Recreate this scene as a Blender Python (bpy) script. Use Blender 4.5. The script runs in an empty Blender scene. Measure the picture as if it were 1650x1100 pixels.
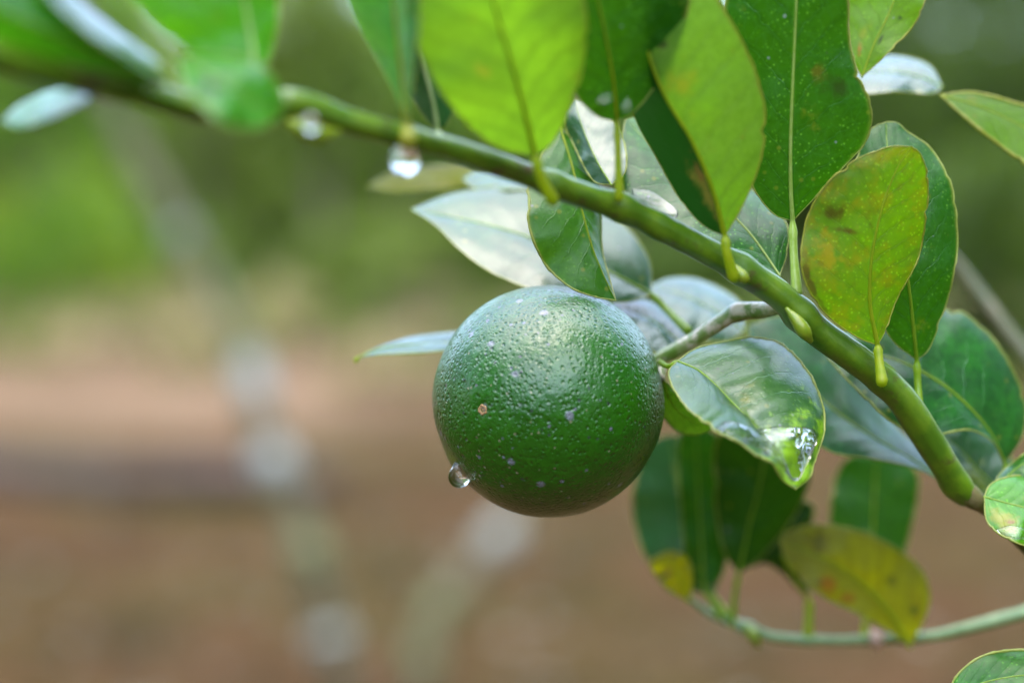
import bpy, bmesh, math, random
from mathutils import Vector, noise
R = math.radians
PI = math.pi
random.seed(7)
scn = bpy.context.scene
col = scn.collection

# ------------------------------------------------------------------ camera
CAM_Z = 1.35
PITCH = R(2.5)
D0 = 0.44                      # distance of the fruit from the lens, metres
FPX = 60.0 / 36.0 * 1650.0     # focal length in photo pixels
FWD = Vector((0, math.cos(PITCH), -math.sin(PITCH)))
UPV = Vector((0, math.sin(PITCH), math.cos(PITCH)))
CAM = Vector((0, 0, CAM_Z))
cam = bpy.data.cameras.new('camera')
cam.lens = 60.0
cam.sensor_width = 36.0
cam.clip_start = 0.01
cam.clip_end = 3000
cam.dof.use_dof = True
cam.dof.focus_distance = D0 - 0.012
cam.dof.aperture_fstop = 3.5
co = bpy.data.objects.new('camera', cam)
co.location = CAM
co.rotation_euler = (R(90) - PITCH, 0, 0)
col.objects.link(co)
scn.camera = co

# ------------------------------------------------------------------ light
SUN_EL, SUN_AZ = R(77), R(180)       # azimuth from +Y (away from the camera) towards +X
w = bpy.data.worlds.new('World')
scn.world = w
w.use_nodes = True
wn = w.node_tree
for n in list(wn.nodes):
    wn.nodes.remove(n)
sky = wn.nodes.new('ShaderNodeTexSky')
sky.sky_type = 'NISHITA'
sky.sun_disc = False
sky.sun_elevation = SUN_EL
sky.sun_rotation = SUN_AZ
sky.air_density = 1.0
sky.dust_density = 2.0
sky.ozone_density = 1.0
hsv = wn.nodes.new('ShaderNodeHueSaturation')     # overcast: the blue is mostly gone
hsv.inputs['Saturation'].default_value = 1.0
hsv.inputs['Value'].default_value = 1.0
bg = wn.nodes.new('ShaderNodeBackground')
bg.inputs['Strength'].default_value = 0.15
wo = wn.nodes.new('ShaderNodeOutputWorld')
gam = wn.nodes.new('ShaderNodeGamma')             # cloud spreads the glow round the sun
gam.inputs['Gamma'].default_value = 0.78
wn.links.new(sky.outputs[0], gam.inputs['Color'])
wn.links.new(gam.outputs[0], hsv.inputs['Color'])
wn.links.new(hsv.outputs[0], bg.inputs['Color'])
wn.links.new(bg.outputs[0], wo.inputs['Surface'])
sl = bpy.data.lights.new('sun', 'SUN')
sl.energy = 0.5
sl.angle = R(110)
sl.color = (1.0, 0.99, 0.97)
so = bpy.data.objects.new('sun', sl)
sd = Vector((math.sin(SUN_AZ) * math.cos(SUN_EL), math.cos(SUN_AZ) * math.cos(SUN_EL), math.sin(SUN_EL)))
so.rotation_euler = sd.to_track_quat('Z', 'Y').to_euler()
so.location = (0, 0, 12)
col.objects.link(so)
scn.view_settings.view_transform = 'Standard'
scn.view_settings.look = 'None'
scn.view_settings.gamma = 1.0
scn.view_settings.exposure = 3.15
scn.cycles.use_denoising = True
scn.cycles.max_bounces = 10
scn.cycles.transmission_bounces = 8
scn.cycles.transparent_max_bounces = 8
scn.cycles.caustics_refractive = False
scn.cycles.caustics_reflective = False
scn.cycles.sample_clamp_indirect = 6


def W(px, py, d):
    """photo pixel + distance along the view axis (m) -> world point"""
    return CAM + FWD * d + UPV * ((550 - py) / FPX * d) + Vector((1, 0, 0)) * ((px - 825) / FPX * d)


ZO = 0.0


def K(c, k=0.70):
    return tuple(x * k for x in c)


def P(px, py, z=0.0):
    """same, with z in centimetres behind the fruit's plane"""
    z += ZO
    return W(px, py, D0 + z / 100.0)


def PXM(px, z=0.0):
    return px / FPX * (D0 + (z + ZO) / 100.0)


# ------------------------------------------------------------------ helpers
def tag(o, label=None, cat=None, group=None, kind=None):
    if label: o['label'] = label
    if cat: o['category'] = cat
    if group: o['group'] = group
    if kind: o['kind'] = kind
    return o


def link(name, me, mats=(), parent=None, smooth=True, loc=None):
    o = bpy.data.objects.new(name, me)
    col.objects.link(o)
    for m in (mats if isinstance(mats, (list, tuple)) else [mats]):
        me.materials.append(m)
    if smooth:
        me.polygons.foreach_set('use_smooth', [True] * len(me.polygons))
    if parent: o.parent = parent
    if loc is not None: o.location = loc
    return o


def empty(name, loc):
    o = bpy.data.objects.new(name, None)
    o.empty_display_size = 0.01
    col.objects.link(o)
    o.location = loc
    return o


def crom(pts, n, closed=False):
    """Catmull-Rom through tuples -> n+1 samples, evenly in chord length"""
    pts = [tuple(p) for p in pts]
    ext = [tuple(2 * a - b for a, b in zip(pts[0], pts[1]))] + pts + [tuple(2 * a - b for a, b in zip(pts[-1], pts[-2]))]
    fine = []
    for i in range(1, len(ext) - 2):
        p0, p1, p2, p3 = ext[i - 1:i + 3]
        for k in range(16):
            t = k / 16
            fine.append(tuple(0.5 * (2 * b + (c - a) * t + (2 * a - 5 * b + 4 * c - d) * t * t + (3 * b - a - 3 * c + d) * t ** 3)
                              for a, b, c, d in zip(p0, p1, p2, p3)))
    fine.append(pts[-1])
    cum = [0]
    for a, b in zip(fine, fine[1:]):
        cum.append(cum[-1] + math.dist(a[:2], b[:2]) + 1e-9)
    return fine, cum


def at_s(fine, cum, s):
    x = s * cum[-1]
    lo, hi = 0, len(cum) - 1
    while hi - lo > 1:
        m = (lo + hi) // 2
        if cum[m] <= x: lo = m
        else: hi = m
    f = (x - cum[lo]) / (cum[hi] - cum[lo])
    return tuple(a + (b - a) * f for a, b in zip(fine[lo], fine[hi]))


def tube_into(bm, pts, rad, seg=12, mat=0, cap=True):
    """pts: world Vectors, rad: list of radii. round caps"""
    rings = []
    n = len(pts)
    up = Vector((0.13, 0.21, 0.97))
    prev = None
    for i in range(n):
        t = (pts[min(i + 1, n - 1)] - pts[max(i - 1, 0)]).normalized()
        if prev is None:
            a = t.cross(up).normalized()
        else:
            a = (prev - t * prev.dot(t)).normalized()
        prev = a
        b = t.cross(a)
        rings.append([bm.verts.new(pts[i] + (a * math.cos(2 * PI * k / seg) + b * math.sin(2 * PI * k / seg)) * rad[i]) for k in range(seg)])
    for r0, r1 in zip(rings, rings[1:]):
        for k in range(seg):
            f = bm.faces.new((r0[k], r0[(k + 1) % seg], r1[(k + 1) % seg], r1[k]))
            f.material_index = mat
    if cap:
        for r, sgn, i in ((rings[0], -1, 0), (rings[-1], 1, n - 1)):
            t = (pts[min(i + 1, n - 1)] - pts[max(i - 1, 0)]).normalized()
            last = r
            for q in (0.5, 0.85):
                c = pts[i] + t * sgn * rad[i] * q
                k_ = math.sqrt(1 - q * q)
                nr = [bm.verts.new(c + (v.co - pts[i]) * k_) for v in r]
                for k in range(seg):
                    vs = (last[k], last[(k + 1) % seg], nr[(k + 1) % seg], nr[k])
                    f = bm.faces.new(vs if sgn > 0 else vs[::-1]); f.material_index = mat
                last = nr
            f = bm.faces.new(last if sgn > 0 else last[::-1]); f.material_index = mat
    return rings


def bm_to(name, bm, mats, parent=None, origin=None, smooth=True):
    me = bpy.data.meshes.new(name)
    origin = origin or Vector((0, 0, 0))
    for v in bm.verts: v.co -= origin
    bmesh.ops.recalc_face_normals(bm, faces=bm.faces[:]) if name not in ('leaf',) else None
    bm.to_mesh(me); bm.free()
    ploc = parent.matrix_basis.translation if parent else Vector((0, 0, 0))
    pp = parent.parent if parent else None
    while pp:
        ploc = ploc + pp.matrix_basis.translation
        pp = pp.parent
    return link(name, me, mats, parent, smooth, origin - ploc)


# ------------------------------------------------------------------ node helper
class G:
    def __init__(s, name):
        s.m = bpy.data.materials.new(name)
        s.m.use_nodes = True
        s.t = s.m.node_tree
        for n in list(s.t.nodes): s.t.nodes.remove(n)
        s.out = s.t.nodes.new('ShaderNodeOutputMaterial')

    def n(s, typ, ins={}, out=0, **props):
        nd = s.t.nodes.new('ShaderNode' + typ)
        for k, v in props.items(): setattr(nd, k, v)
        for k, v in ins.items(): s.set(nd.inputs[k], v)
        return nd if out is None else nd.outputs[out]

    def set(s, sock, v):
        if isinstance(v, bpy.types.NodeSocket): s.t.links.new(v, sock)
        elif isinstance(v, (tuple, list)) and sock.type == 'RGBA' and len(v) == 3: sock.default_value = (*v, 1)
        else: sock.default_value = v

    def m_(s, op, a, b=0.0, c=None, clamp=False):
        d = {0: a, 1: b}
        if c is not None: d[2] = c
        return s.n('Math', d, operation=op, use_clamp=clamp)

    def ss(s, x, lo, hi):       # smoothstep
        return s.n('MapRange', {0: x, 1: lo, 2: hi, 3: 0.0, 4: 1.0}, interpolation_type='SMOOTHSTEP')

    def mix(s, f, a, b, mode='MIX'):
        nd = s.t.nodes.new('ShaderNodeMix')
        nd.data_type = 'RGBA'; nd.blend_type = mode
        s.set(nd.inputs[0], f); s.set(nd.inputs[6], a); s.set(nd.inputs[7], b)
        return nd.outputs[2]

    def noise(s, vec, scale, detail=3.0, rough=0.5):
        return s.n('TexNoise', {'Vector': vec, 'Scale': scale, 'Detail': detail, 'Roughness': rough})

    def voro(s, vec, scale, out=0, feat='F1'):
        return s.n('TexVoronoi', {'Vector': vec, 'Scale': scale}, out=out, feature=feat)

    def coord(s, seed=0.0):
        tc = s.n('TexCoord', out='Object')
        return s.n('Mapping', {'Vector': tc, 'Location': (seed * 1.37, seed * 0.71, seed * 2.3)})

    def end(s, shader):
        s.t.links.new(shader, s.out.inputs['Surface'])
        return s.m


# leaf styles: base/dark colours of the blade, light let through, how much, ...
ST = {
    'dark':   dict(a=(0.010, 0.160, 0.001), b=(0.005, 0.075, 0.001), tr=(0.12, 0.42, 0.005), tf=0.25, ro=0.34, bl=(0.30, 0.30, 0.02), ba=0.12, sp=0.6, dot=1.3, coat=0.12, spec=0.28),
    'mid':    dict(a=(0.030, 0.240, 0.002), b=(0.014, 0.125, 0.002), tr=(0.22, 0.50, 0.01), tf=0.35, ro=0.32, bl=(0.30, 0.30, 0.02), ba=0.2, sp=0.4, dot=0.8, coat=0.3),
    'teal':   dict(a=(0.016, 0.120, 0.025), b=(0.008, 0.075, 0.015), tr=(0.10, 0.30, 0.03), tf=0.20, ro=0.36, bl=(0.20, 0.28, 0.02), ba=0.10, sp=0.3, dot=0.4, coat=0.5),
    'under':  dict(a=(0.170, 0.360, 0.025), b=(0.100, 0.270, 0.010), tr=(0.40, 0.76, 0.02), tf=0.45, ro=0.50, bl=(0.38, 0.38, 0.02), ba=0.25, sp=0.1, dot=0.3, coat=0.0),
    'yellow': dict(a=(0.150, 0.290, 0.006), b=(0.090, 0.210, 0.004), tr=(0.34, 0.72, 0.002), tf=0.50, ro=0.45, bl=(0.42, 0.32, 0.01), ba=0.5, sp=0.2, dot=0.7, coat=0.0),
    'brown':  dict(a=(0.190, 0.220, 0.006), b=(0.110, 0.150, 0.004), tr=(0.98, 0.85, 0.001), tf=0.55, ro=0.45, bl=(0.38, 0.12, 0.01), ba=0.5, sp=0.2, dot=0.2, coat=0.0),
}
leaf_mats = {}


def leafmat(style, seed=0.0, **ov):
    p = dict(ST[style]); p.update(ov)
    for q in ('a', 'b', 'bl'): p[q] = K(p[q])
    p['tr'] = K(p['tr'], 0.75)
    g = G('leaf_' + style)
    uv = g.n('UVMap', out=0)
    sep = g.n('SeparateXYZ', {0: uv}, out=None)
    u, v = sep.outputs[0], sep.outputs[1]
    co_ = g.coord(seed)
    au = g.m_('ABSOLUTE', g.m_('MULTIPLY_ADD', u, 2.0, -1.0))
    n1 = g.noise(co_, 60, 4)
    n2 = g.noise(co_, 260, 3)
    base = g.mix(g.ss(n1, 0.35, 0.68), p['b'], p['a'])
    # side veins: lines that run from the midrib outwards and towards the tip
    wob = g.m_('MULTIPLY_ADD', n2, 0.05, g.m_('MULTIPLY', n1, 0.10))
    ph = g.m_('MULTIPLY', g.m_('ADD', g.m_('MULTIPLY_ADD', g.m_('POWER', au, 0.8), -0.22, v), wob), p.get('nv', 9.0))
    side = g.m_('GREATER_THAN', u, 0.5)
    ph = g.m_('ADD', ph, g.m_('MULTIPLY', side, 0.37))
    tri = g.m_('ABSOLUTE', g.m_('SUBTRACT', g.m_('FRACT', ph), 0.5))     # 0 on the vein
    vein = g.m_('SUBTRACT', 1.0, g.ss(tri, 0.0, 0.045))
    vein = g.m_('MULTIPLY', vein, g.m_('SUBTRACT', 1.0, g.ss(au, 0.55, 0.98)))
    veinc = tuple(min(1, c * 1.5 + 0.02) for c in p['a'])
    base = g.mix(g.m_('MULTIPLY', vein, 0.45), base, veinc)
    # oil glands
    vd = g.voro(co_, 820)
    dots = g.m_('SUBTRACT', 1.0, g.ss(vd, 0.12, 0.34))
    vm = g.ss(g.noise(co_, 150, 2), 0.38, 0.62)
    base = g.mix(g.m_('MULTIPLY', g.m_('MULTIPLY', dots, vm), 0.95 * p['dot']), base, tuple(min(1, c * 1.9 + 0.07) for c in p['a'][:2]) + (p['a'][2] + 0.02,))
    n3 = g.noise(co_, 420, 4, 0.65)
    base = g.mix(g.m_('MULTIPLY', g.ss(n3, 0.40, 0.66), 0.7), base, p['b'])
    net = g.n('TexVoronoi', {'Vector': co_, 'Scale': 300.0}, out=0, feature='DISTANCE_TO_EDGE')
    netf = g.m_('SUBTRACT', 1.0, g.ss(net, 0.0, 0.10))
    base = g.mix(g.m_('MULTIPLY', netf, 0.22), base, veinc)
    # yellowing blotches and rust
    bn = g.noise(co_, p.get('bs', 85), 5, 0.62)
    bf = g.ss(bn, 0.66 - 0.16 * p['ba'], 0.80 - 0.1 * p['ba'])
    base = g.mix(g.m_('MULTIPLY', bf, 0.8), base, p['bl'])
    if p.get('rust', 0) > 0:
        rn = g.noise(g.n('Mapping', {'Vector': co_, 'Location': (3.1, 1.7, 0.4)}), 130, 6, 0.7)
        rf = g.ss(rn, 0.66 - 0.10 * p['rust'], 0.74 - 0.08 * p['rust'])
        base = g.mix(g.m_('MULTIPLY', rf, 0.8), base, (0.10, 0.045, 0.008))
    # small pale yellow flecks
    yd = g.voro(co_, 330)
    yc = g.n('SeparateXYZ', {0: g.voro(co_, 330, out=1)}, out=0)
    yf = g.m_('MULTIPLY', g.m_('SUBTRACT', 1.0, g.ss(yd, 0.10, 0.30)), g.m_('LESS_THAN', yc, 0.10 + 0.15 * p['ba']))
    base = g.mix(g.m_('MULTIPLY', yf, 0.6), base, (0.20, 0.21, 0.02))
    # dark and lavender specks
    sc = g.voro(co_, 290, out=None)
    sv = g.n('SeparateXYZ', {0: sc.outputs[1]}, out=None)
    near = g.m_('SUBTRACT', 1.0, g.ss(g.m_('MULTIPLY_ADD', n2, 0.12, sc.outputs[0]), 0.14, 0.22))
    sf = g.m_('MULTIPLY', near, g.m_('LESS_THAN', sv.outputs[0], g.m_('MULTIPLY', 0.42 * p['sp'], g.m_('MULTIPLY_ADD', n1, 3.0, -0.5))))
    spc = g.mix(g.m_('GREATER_THAN', sv.outputs[1], 0.66), (0.02, 0.03, 0.02), (0.20, 0.21, 0.25))
    base = g.mix(g.m_('MULTIPLY', sf, 0.85), base, spc)
    # midrib line and rim
    mr = g.m_('SUBTRACT', 1.0, g.ss(au, 0.012, 0.045))
    base = g.mix(g.m_('MULTIPLY', mr, 0.7), base, K(p.get('rib', (0.22, 0.36, 0.05)), 0.6))
    rim = g.ss(g.m_('MULTIPLY_ADD', n3, 0.05, au), 0.960, 1.01)
    base = g.mix(g.m_('MULTIPLY', rim, 0.55), base, (0.18, 0.22, 0.03))
    stack = []
    if 'lh' in p:                     # weaker backlight on the folded-back half, painted in as a darker colour
        sk = g.m_('LESS_THAN', u, 0.49)
        base = g.mix(sk, base, K(p['lh'])); stack.append((sk, K(p['lh'], 0.5)))
    for q in p.get('spots', ()):      # a scar with a place of its own: (u, v, ru, rv, colour)
        du = g.m_('DIVIDE', g.m_('SUBTRACT', u, q[0]), q[2])
        dv = g.m_('DIVIDE', g.m_('SUBTRACT', v, q[1]), q[3])
        dd = g.m_('SQRT', g.m_('ADD', g.m_('MULTIPLY', du, du), g.m_('MULTIPLY', dv, dv)))
        dd = g.m_('MULTIPLY_ADD', g.m_('SUBTRACT', g.m_('MULTIPLY_ADD', n3, 0.6, g.m_('MULTIPLY', n2, 0.8)), 0.7), 3.2, dd)
        sk = g.m_('MULTIPLY', g.m_('SUBTRACT', 1.0, g.ss(dd, 0.1, 1.35)), 0.75)
        base = g.mix(sk, base, K(q[4]))
        stack.append((sk, q[4]))
    # relief: blade quilted between the veins, glands, fine grain
    quilt = g.m_('MULTIPLY', g.ss(tri, 0.0, 0.45), g.m_('SUBTRACT', 1.0, g.m_('MULTIPLY', au, 0.5)))
    h = g.m_('MULTIPLY_ADD', quilt, 0.13 * p.get('qu', 1.0), g.m_('MULTIPLY', n1, 0.15))
    h = g.m_('MULTIPLY_ADD', dots, -0.05, h)
    h = g.m_('MULTIPLY_ADD', n3, 0.16, h)
    h = g.m_('MULTIPLY_ADD', vein, -0.10, h)
    bump = g.n('Bump', {'Height': h, 'Strength': p.get('bump', 0.55), 'Distance': 0.0009})
    rn2 = g.m_('MULTIPLY_ADD', g.noise(co_, 190, 4), 0.26, p['ro'] - 0.13)
    pb = g.n('BsdfPrincipled', {'Base Color': base, 'Roughness': rn2, 'Specular IOR Level': p.get('spec', 0.35),
                                'Coat Weight': p['coat'] * (0.8 if p['coat'] < 0.8 else 1.0), 'Coat Roughness': p.get('cr', 0.24), 'Coat IOR': 1.45 if p['coat'] < 0.8 else 1.65,
                                'Normal': bump, 'Coat Normal': bump})
    trc = g.mix(0.55, p['tr'], base, 'MULTIPLY') if p.get('trm') else p['tr']
    trc = g.mix(g.m_('MULTIPLY', bf, 0.5), trc, p['bl'])
    trc = g.mix(g.m_('MULTIPLY', g.ss(n1, 0.35, 0.62), 0.60), trc, tuple(c * 0.5 for c in p['tr']))
    trc = g.mix(g.m_('MULTIPLY', g.ss(n3, 0.35, 0.7), 0.45), trc, tuple(c * 0.55 for c in p['tr']))
    trc = g.mix(g.m_('MULTIPLY', g.m_('SUBTRACT', 1.0, g.ss(tri, 0.0, 0.20)), 0.55), trc, tuple(c * 0.45 for c in p['tr']))
    trc = g.mix(g.m_('MULTIPLY', netf, 0.35), trc, tuple(c * 0.5 for c in p['tr']))
    trc = g.mix(g.m_('MULTIPLY', dots, 0.35 * p['dot']), trc, tuple(min(1, c * 1.6) for c in p['tr']))
    for sk, qc in stack: trc = g.mix(sk, trc, K(qc, 0.85))
    tb = g.n('BsdfTranslucent', {'Color': trc, 'Normal': bump})
    ms = g.n('MixShader', {0: p['tf'], 1: pb, 2: tb})
    return g.end(ms)


def solid(name, c1, c2, scale=300, rough=0.45, spec=0.5, bump=0.3, dist=0.0004, coat=0.0, tf=0.0, c3=None, t3=0.6, detail=4, stretch=None):
    g = G(name)
    c1, c2 = K(c1, 0.75), K(c2, 0.75)
    if c3: c3 = K(c3, 0.75)
    co_ = g.coord(3.0)
    if stretch: co_ = g.n('Mapping', {'Vector': co_, 'Scale': stretch})
    n1 = g.noise(co_, scale, detail, 0.6)
    c = g.mix(g.ss(n1, 0.38, 0.64), c1, c2)
    if c3:
        n3 = g.noise(g.n('Mapping', {'Vector': co_, 'Location': (5, 1, 2)}), scale * 0.6, 5, 0.65)
        c = g.mix(g.ss(n3, t3 - 0.06, t3 + 0.06), c, c3)
    b = g.n('Bump', {'Height': n1, 'Strength': bump, 'Distance': dist})
    pb = g.n('BsdfPrincipled', {'Base Color': c, 'Roughness': rough, 'Specular IOR Level': spec, 'Coat Weight': coat, 'Coat Roughness': 0.2, 'Normal': b})
    if tf > 0:
        tb = g.n('BsdfTranslucent', {'Color': g.mix(0.5, c, (0.62, 0.75, 0.05))})
        pb = g.n('MixShader', {0: tf, 1: pb, 2: tb})
    return g.end(pb)


M_rim = solid('leaf_margin', (0.30, 0.38, 0.06), (0.40, 0.44, 0.10), 500, 0.4, tf=0.3)
M_rim_u = solid('leaf_margin_yellow', (0.30, 0.34, 0.02), (0.36, 0.36, 0.04), 500, 0.4, tf=0.3)
M_pet = solid('petiole_green', (0.24, 0.44, 0.02), (0.32, 0.50, 0.03), 500, 0.35, coat=0.2, tf=0.45)
M_pety = solid('petiole_yellow', (0.34, 0.48, 0.008), (0.44, 0.54, 0.012), 400, 0.45, c3=(0.45, 0.40, 0.02), t3=0.64, tf=0.55)

# ------------------------------------------------------------------ leaf
LEAVES = 0


def leaf(parent, M, L, Rr, zb=0.0, zt=0.0, zl=0.0, zr=0.0, bow=0.0, style='dark', label=None, pet=None, petw=12,
         arch=0.10, ruf=0.03, rim=3.0, petmat=None, rimmat=None, nu=14, nv=56, **ov):
    """M/L/R: photo outlines of midrib, left and right margin (base -> tip); z in cm behind the fruit plane"""
    global LEAVES
    LEAVES += 1
    sd_ = LEAVES * 1.731
    base, tip = M[0], M[-1]
    if len(base) == 3: base = base[:2]
    cm = crom([m[:2] for m in M], nv)
    cl = crom([base] + list(L) + [tip], nv)
    cr = crom([base] + list(Rr) + [tip], nv)
    ax = Vector((tip[0] - base[0], tip[1] - base[1]))
    L2 = ax.length_squared
    zmid = (zb + zt) / 2

    def proj(c):
        out, mx = [], 0
        for p in c[0]:
            q = ((p[0] - base[0]) * ax.x + (p[1] - base[1]) * ax.y) / L2
            mx = max(mx, q); out.append(mx)
        top = out[-1] or 1
        return [0.5 * (a / top) + 0.5 * (b / c[1][-1]) for a, b in zip(out, c[1])]

    def pick(c, pr, s):
        lo, hi = 0, len(pr) - 1
        while hi - lo > 1:
            m = (lo + hi) // 2
            if pr[m] <= s: lo = m
            else: hi = m
        f = (s - pr[lo]) / max(1e-9, pr[hi] - pr[lo])
        return tuple(a + (b - a) * f for a, b in zip(c[0][lo], c[0][hi]))
    pm, pl, pr_ = proj(cm), proj(cl), proj(cr)
    bm = bmesh.new()
    uvl = bm.loops.layers.uv.new('UVMap')
    grid, rib, el, er = [], [], [], []
    for j in range(nv + 1):
        t = 0.5 - 0.5 * math.cos(PI * j / nv)
        t = 0.5 * t + 0.5 * j / nv
        m2, l2, r2 = pick(cm, pm, t), pick(cl, pl, t), pick(cr, pr_, t)
        zm = zb + (zt - zb) * t + bow * 4 * t * (1 - t)
        e = math.sin(PI * min(max(t, 0), 1)) ** 0.7 if 0 < t < 1 else 0
        pM = P(m2[0], m2[1], zm)
        row = []
        for side, ed, ze in ((-1, l2, zl), (1, r2, zr)):
            # margin wobble in depth keeps the outline but bends the blade
            e2 = min(1, 6 * t * (1 - t) * 2)
            rz = ruf * 10 * noise.noise(Vector((t * 6, side * 3.1 + sd_, 0.3))) * e
            pE = P(ed[0], ed[1], zm + ze * e + rz)
            wv = pE - pM
            wv *= 1 + e2 * (0.012 * noise.noise(Vector((t * 38, sd_, side))) + 0.012 * noise.noise(Vector((t * 14, sd_ + 5, side))))
            nk = noise.noise(Vector((t * 17 + side * 9, sd_ * 2.3, 2.0)))
            if nk > 0.30: wv *= 1 - 0.22 * (nk - 0.30) * e2
            wd = wv.length
            along = (P(*pick(cm, pm, min(1, t + 0.02)), zm) - P(*pick(cm, pm, max(0, t - 0.02)), zm))
            nrm = wv.cross(along)
            if nrm.length > 1e-12:
                nrm.normalize()
                if nrm.dot(FWD) > 0: nrm = -nrm
            else: nrm = -FWD
            pts = []
            for i in range(1, nu + 1):
                s = i / nu
                pp = pM + wv * s + nrm * (arch * wd * 4 * s * (1 - s) * 0.6)
                pp += nrm * wd * 0.032 * noise.noise(Vector((t * 7 + sd_, side * s * 2.5, sd_))) * (1 - s * s) * e
                pts.append(pp)
            row.append(pts)
        line = [bm.verts.new(p) for p in row[0][::-1]] + [bm.verts.new(pM)] + [bm.verts.new(p) for p in row[1]]
        grid.append((line, t))
        rib.append(pM); el.append(row[0][-1]); er.append(row[1][-1])
    for (a, ta), (b, tb) in zip(grid, grid[1:]):
        for i in range(2 * nu):
            f = bm.faces.new((a[i], a[i + 1], b[i + 1], b[i]))
            f.material_index = 0
            us = (i / (2 * nu), (i + 1) / (2 * nu), (i + 1) / (2 * nu), i / (2 * nu))
            for lp, uu, vv in zip(f.loops, us, (ta, ta, tb, tb)):
                lp[uvl].uv = (uu, vv)
    rr = PXM(rim, zmid) * 0.5
    if rim > 0:
        for edge in (el, er):
            n_ = len(edge)
            tube_into(bm, edge, [rr * (0.55 + 0.45 * math.sin(PI * k / (n_ - 1))) * (1 + 0.7 * noise.noise(edge[k] * 700)) for k in range(n_)], 6, 1)
    org = rib[0].copy()
    me = bpy.data.meshes.new('leaf')
    bmesh.ops.remove_doubles(bm, verts=[v for g_ in (grid[0][0], grid[-1][0]) for v in g_], dist=1e-6)
    for v in bm.verts: v.co -= org
    bm.to_mesh(me); bm.free()
    ploc = parent.location
    ob = link('leaf', me, [leafmat(style, sd_, **ov), rimmat or (M_rim_u if style in ('under', 'yellow', 'brown') else M_rim)], parent, True, org - ploc)
    if label: ob['label'] = label
    # midrib running on into the petiole
    pr2 = PXM(petw, zmid) * 0.5
    pts = [p - FWD * pr2 * 0.05 for p in rib[:-1]]
    rad = [pr2 * (0.46 * (1 - k / len(pts)) ** 1.3 + 0.06) for k in range(len(pts))]
    nm = 'midrib'
    if pet:
        c3 = [(*base, zb)] + [(q[0], q[1], q[2] if len(q) > 2 else zb) for q in pet]
        cf = crom(c3, 12)
        pp = [P(*at_s(cf[0], cf[1], k / 12)) for k in range(12, 0, -1)]
        pts = pp + pts
        rad = [pr2 * (1.15, 1.12, 1.06, 1.0, 0.94, 0.90, 0.87, 0.85, 0.85, 0.88, 0.98, 0.80)[k] for k in range(12)] + rad
    bm = bmesh.new()
    tube_into(bm, pts, rad, 8, 0)
    me = bpy.data.meshes.new(nm)
    bmesh.ops.recalc_face_normals(bm, faces=bm.faces[:])
    for v in bm.verts: v.co -= org
    bm.to_mesh(me); bm.free()
    link(nm if not pet else 'petiole', me, petmat or (M_pety if style in ('under', 'yellow', 'brown') else M_pet), ob, True, (0, 0, 0))
    return ob


def stem(parent, name, pts, mat, seg=24, n=120, rough=0.06, nodes=(), sd_=0.0):
    """pts: (px, py, z, width px)"""
    cf = crom(pts, n)
    ps, rs = [], []
    for k in range(n + 1):
        q = at_s(cf[0], cf[1], k / n)
        ps.append(P(q[0], q[1], q[2]))
        r = PXM(q[3], q[2]) * 0.5
        r *= 1 + rough * noise.noise(Vector((k * 0.11, sd_, 0)))
        for nx, ny, amp, wd in nodes:
            r *= 1 + amp * math.exp(-(((q[0] - nx) ** 2 + (q[1] - ny) ** 2) / wd ** 2))
        rs.append(r)
    bm = bmesh.new()
    rings = tube_into(bm, ps, rs, seg)
    for k, rg in enumerate(rings):
        for j, v in enumerate(rg):
            an = 2 * PI * j / seg
            f_ = 0.10 * noise.noise(Vector((math.cos(an) * 1.6, math.sin(an) * 1.6, k * 0.035 + sd_))) + 0.035 * noise.noise(Vector((math.cos(an) * 5, math.sin(an) * 5, k * 0.12 + sd_)))
            v.co = ps[k] + (v.co - ps[k]) * (1 + f_)
    for v in bm.verts:
        c = noise.noise(v.co * 260 + Vector((sd_, 0, 0)))
        v.co += Vector((noise.noise(v.co * 180), noise.noise(v.co * 180 + Vector((9, 0, 0))), c)) * 0.00018
    return bm_to(name, bm, mat, parent, ps[0].copy())


# ================================================================== GROUND AND WOODS
g = G('leaf_litter_ground')
tc = g.n('TexCoord', out='Object')
a = g.noise(tc, 0.55, 4, 0.6)
b = g.noise(g.n('Mapping', {'Vector': tc, 'Location': (17, 3, 0)}), 1.7, 5, 0.65)
c = g.noise(tc, 22, 5, 0.7)
c0 = g.mix(g.ss(a, 0.42, 0.58), (0.066, 0.034, 0.014), (0.056, 0.040, 0.011))
c0 = g.mix(g.ss(b, 0.50, 0.66), c0, (0.020, 0.014, 0.003))
c0 = g.mix(g.m_('MULTIPLY', g.ss(g.noise(tc, 0.9, 3), 0.52, 0.64), 0.7), c0, (0.028, 0.028, 0.008))
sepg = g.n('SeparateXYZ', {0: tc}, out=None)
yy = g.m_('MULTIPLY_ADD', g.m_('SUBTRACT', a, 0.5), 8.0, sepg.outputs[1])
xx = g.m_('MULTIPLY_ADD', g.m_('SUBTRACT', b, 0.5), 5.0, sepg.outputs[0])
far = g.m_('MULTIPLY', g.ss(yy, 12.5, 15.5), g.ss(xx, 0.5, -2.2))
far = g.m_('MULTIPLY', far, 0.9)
c0 = g.mix(g.ss(yy, 19.0, 26.0), c0, (0.035, 0.036, 0.014))          # undergrowth begins
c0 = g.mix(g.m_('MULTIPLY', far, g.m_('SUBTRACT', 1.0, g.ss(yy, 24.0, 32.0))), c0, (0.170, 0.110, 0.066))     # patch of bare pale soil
c0 = g.mix(g.m_('MULTIPLY', g.ss(c, 0.45, 0.7), 0.30), c0, (0.025, 0.018, 0.012))
bp = g.n('Bump', {'Height': c, 'Strength': 0.6, 'Distance': 0.03})
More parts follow.
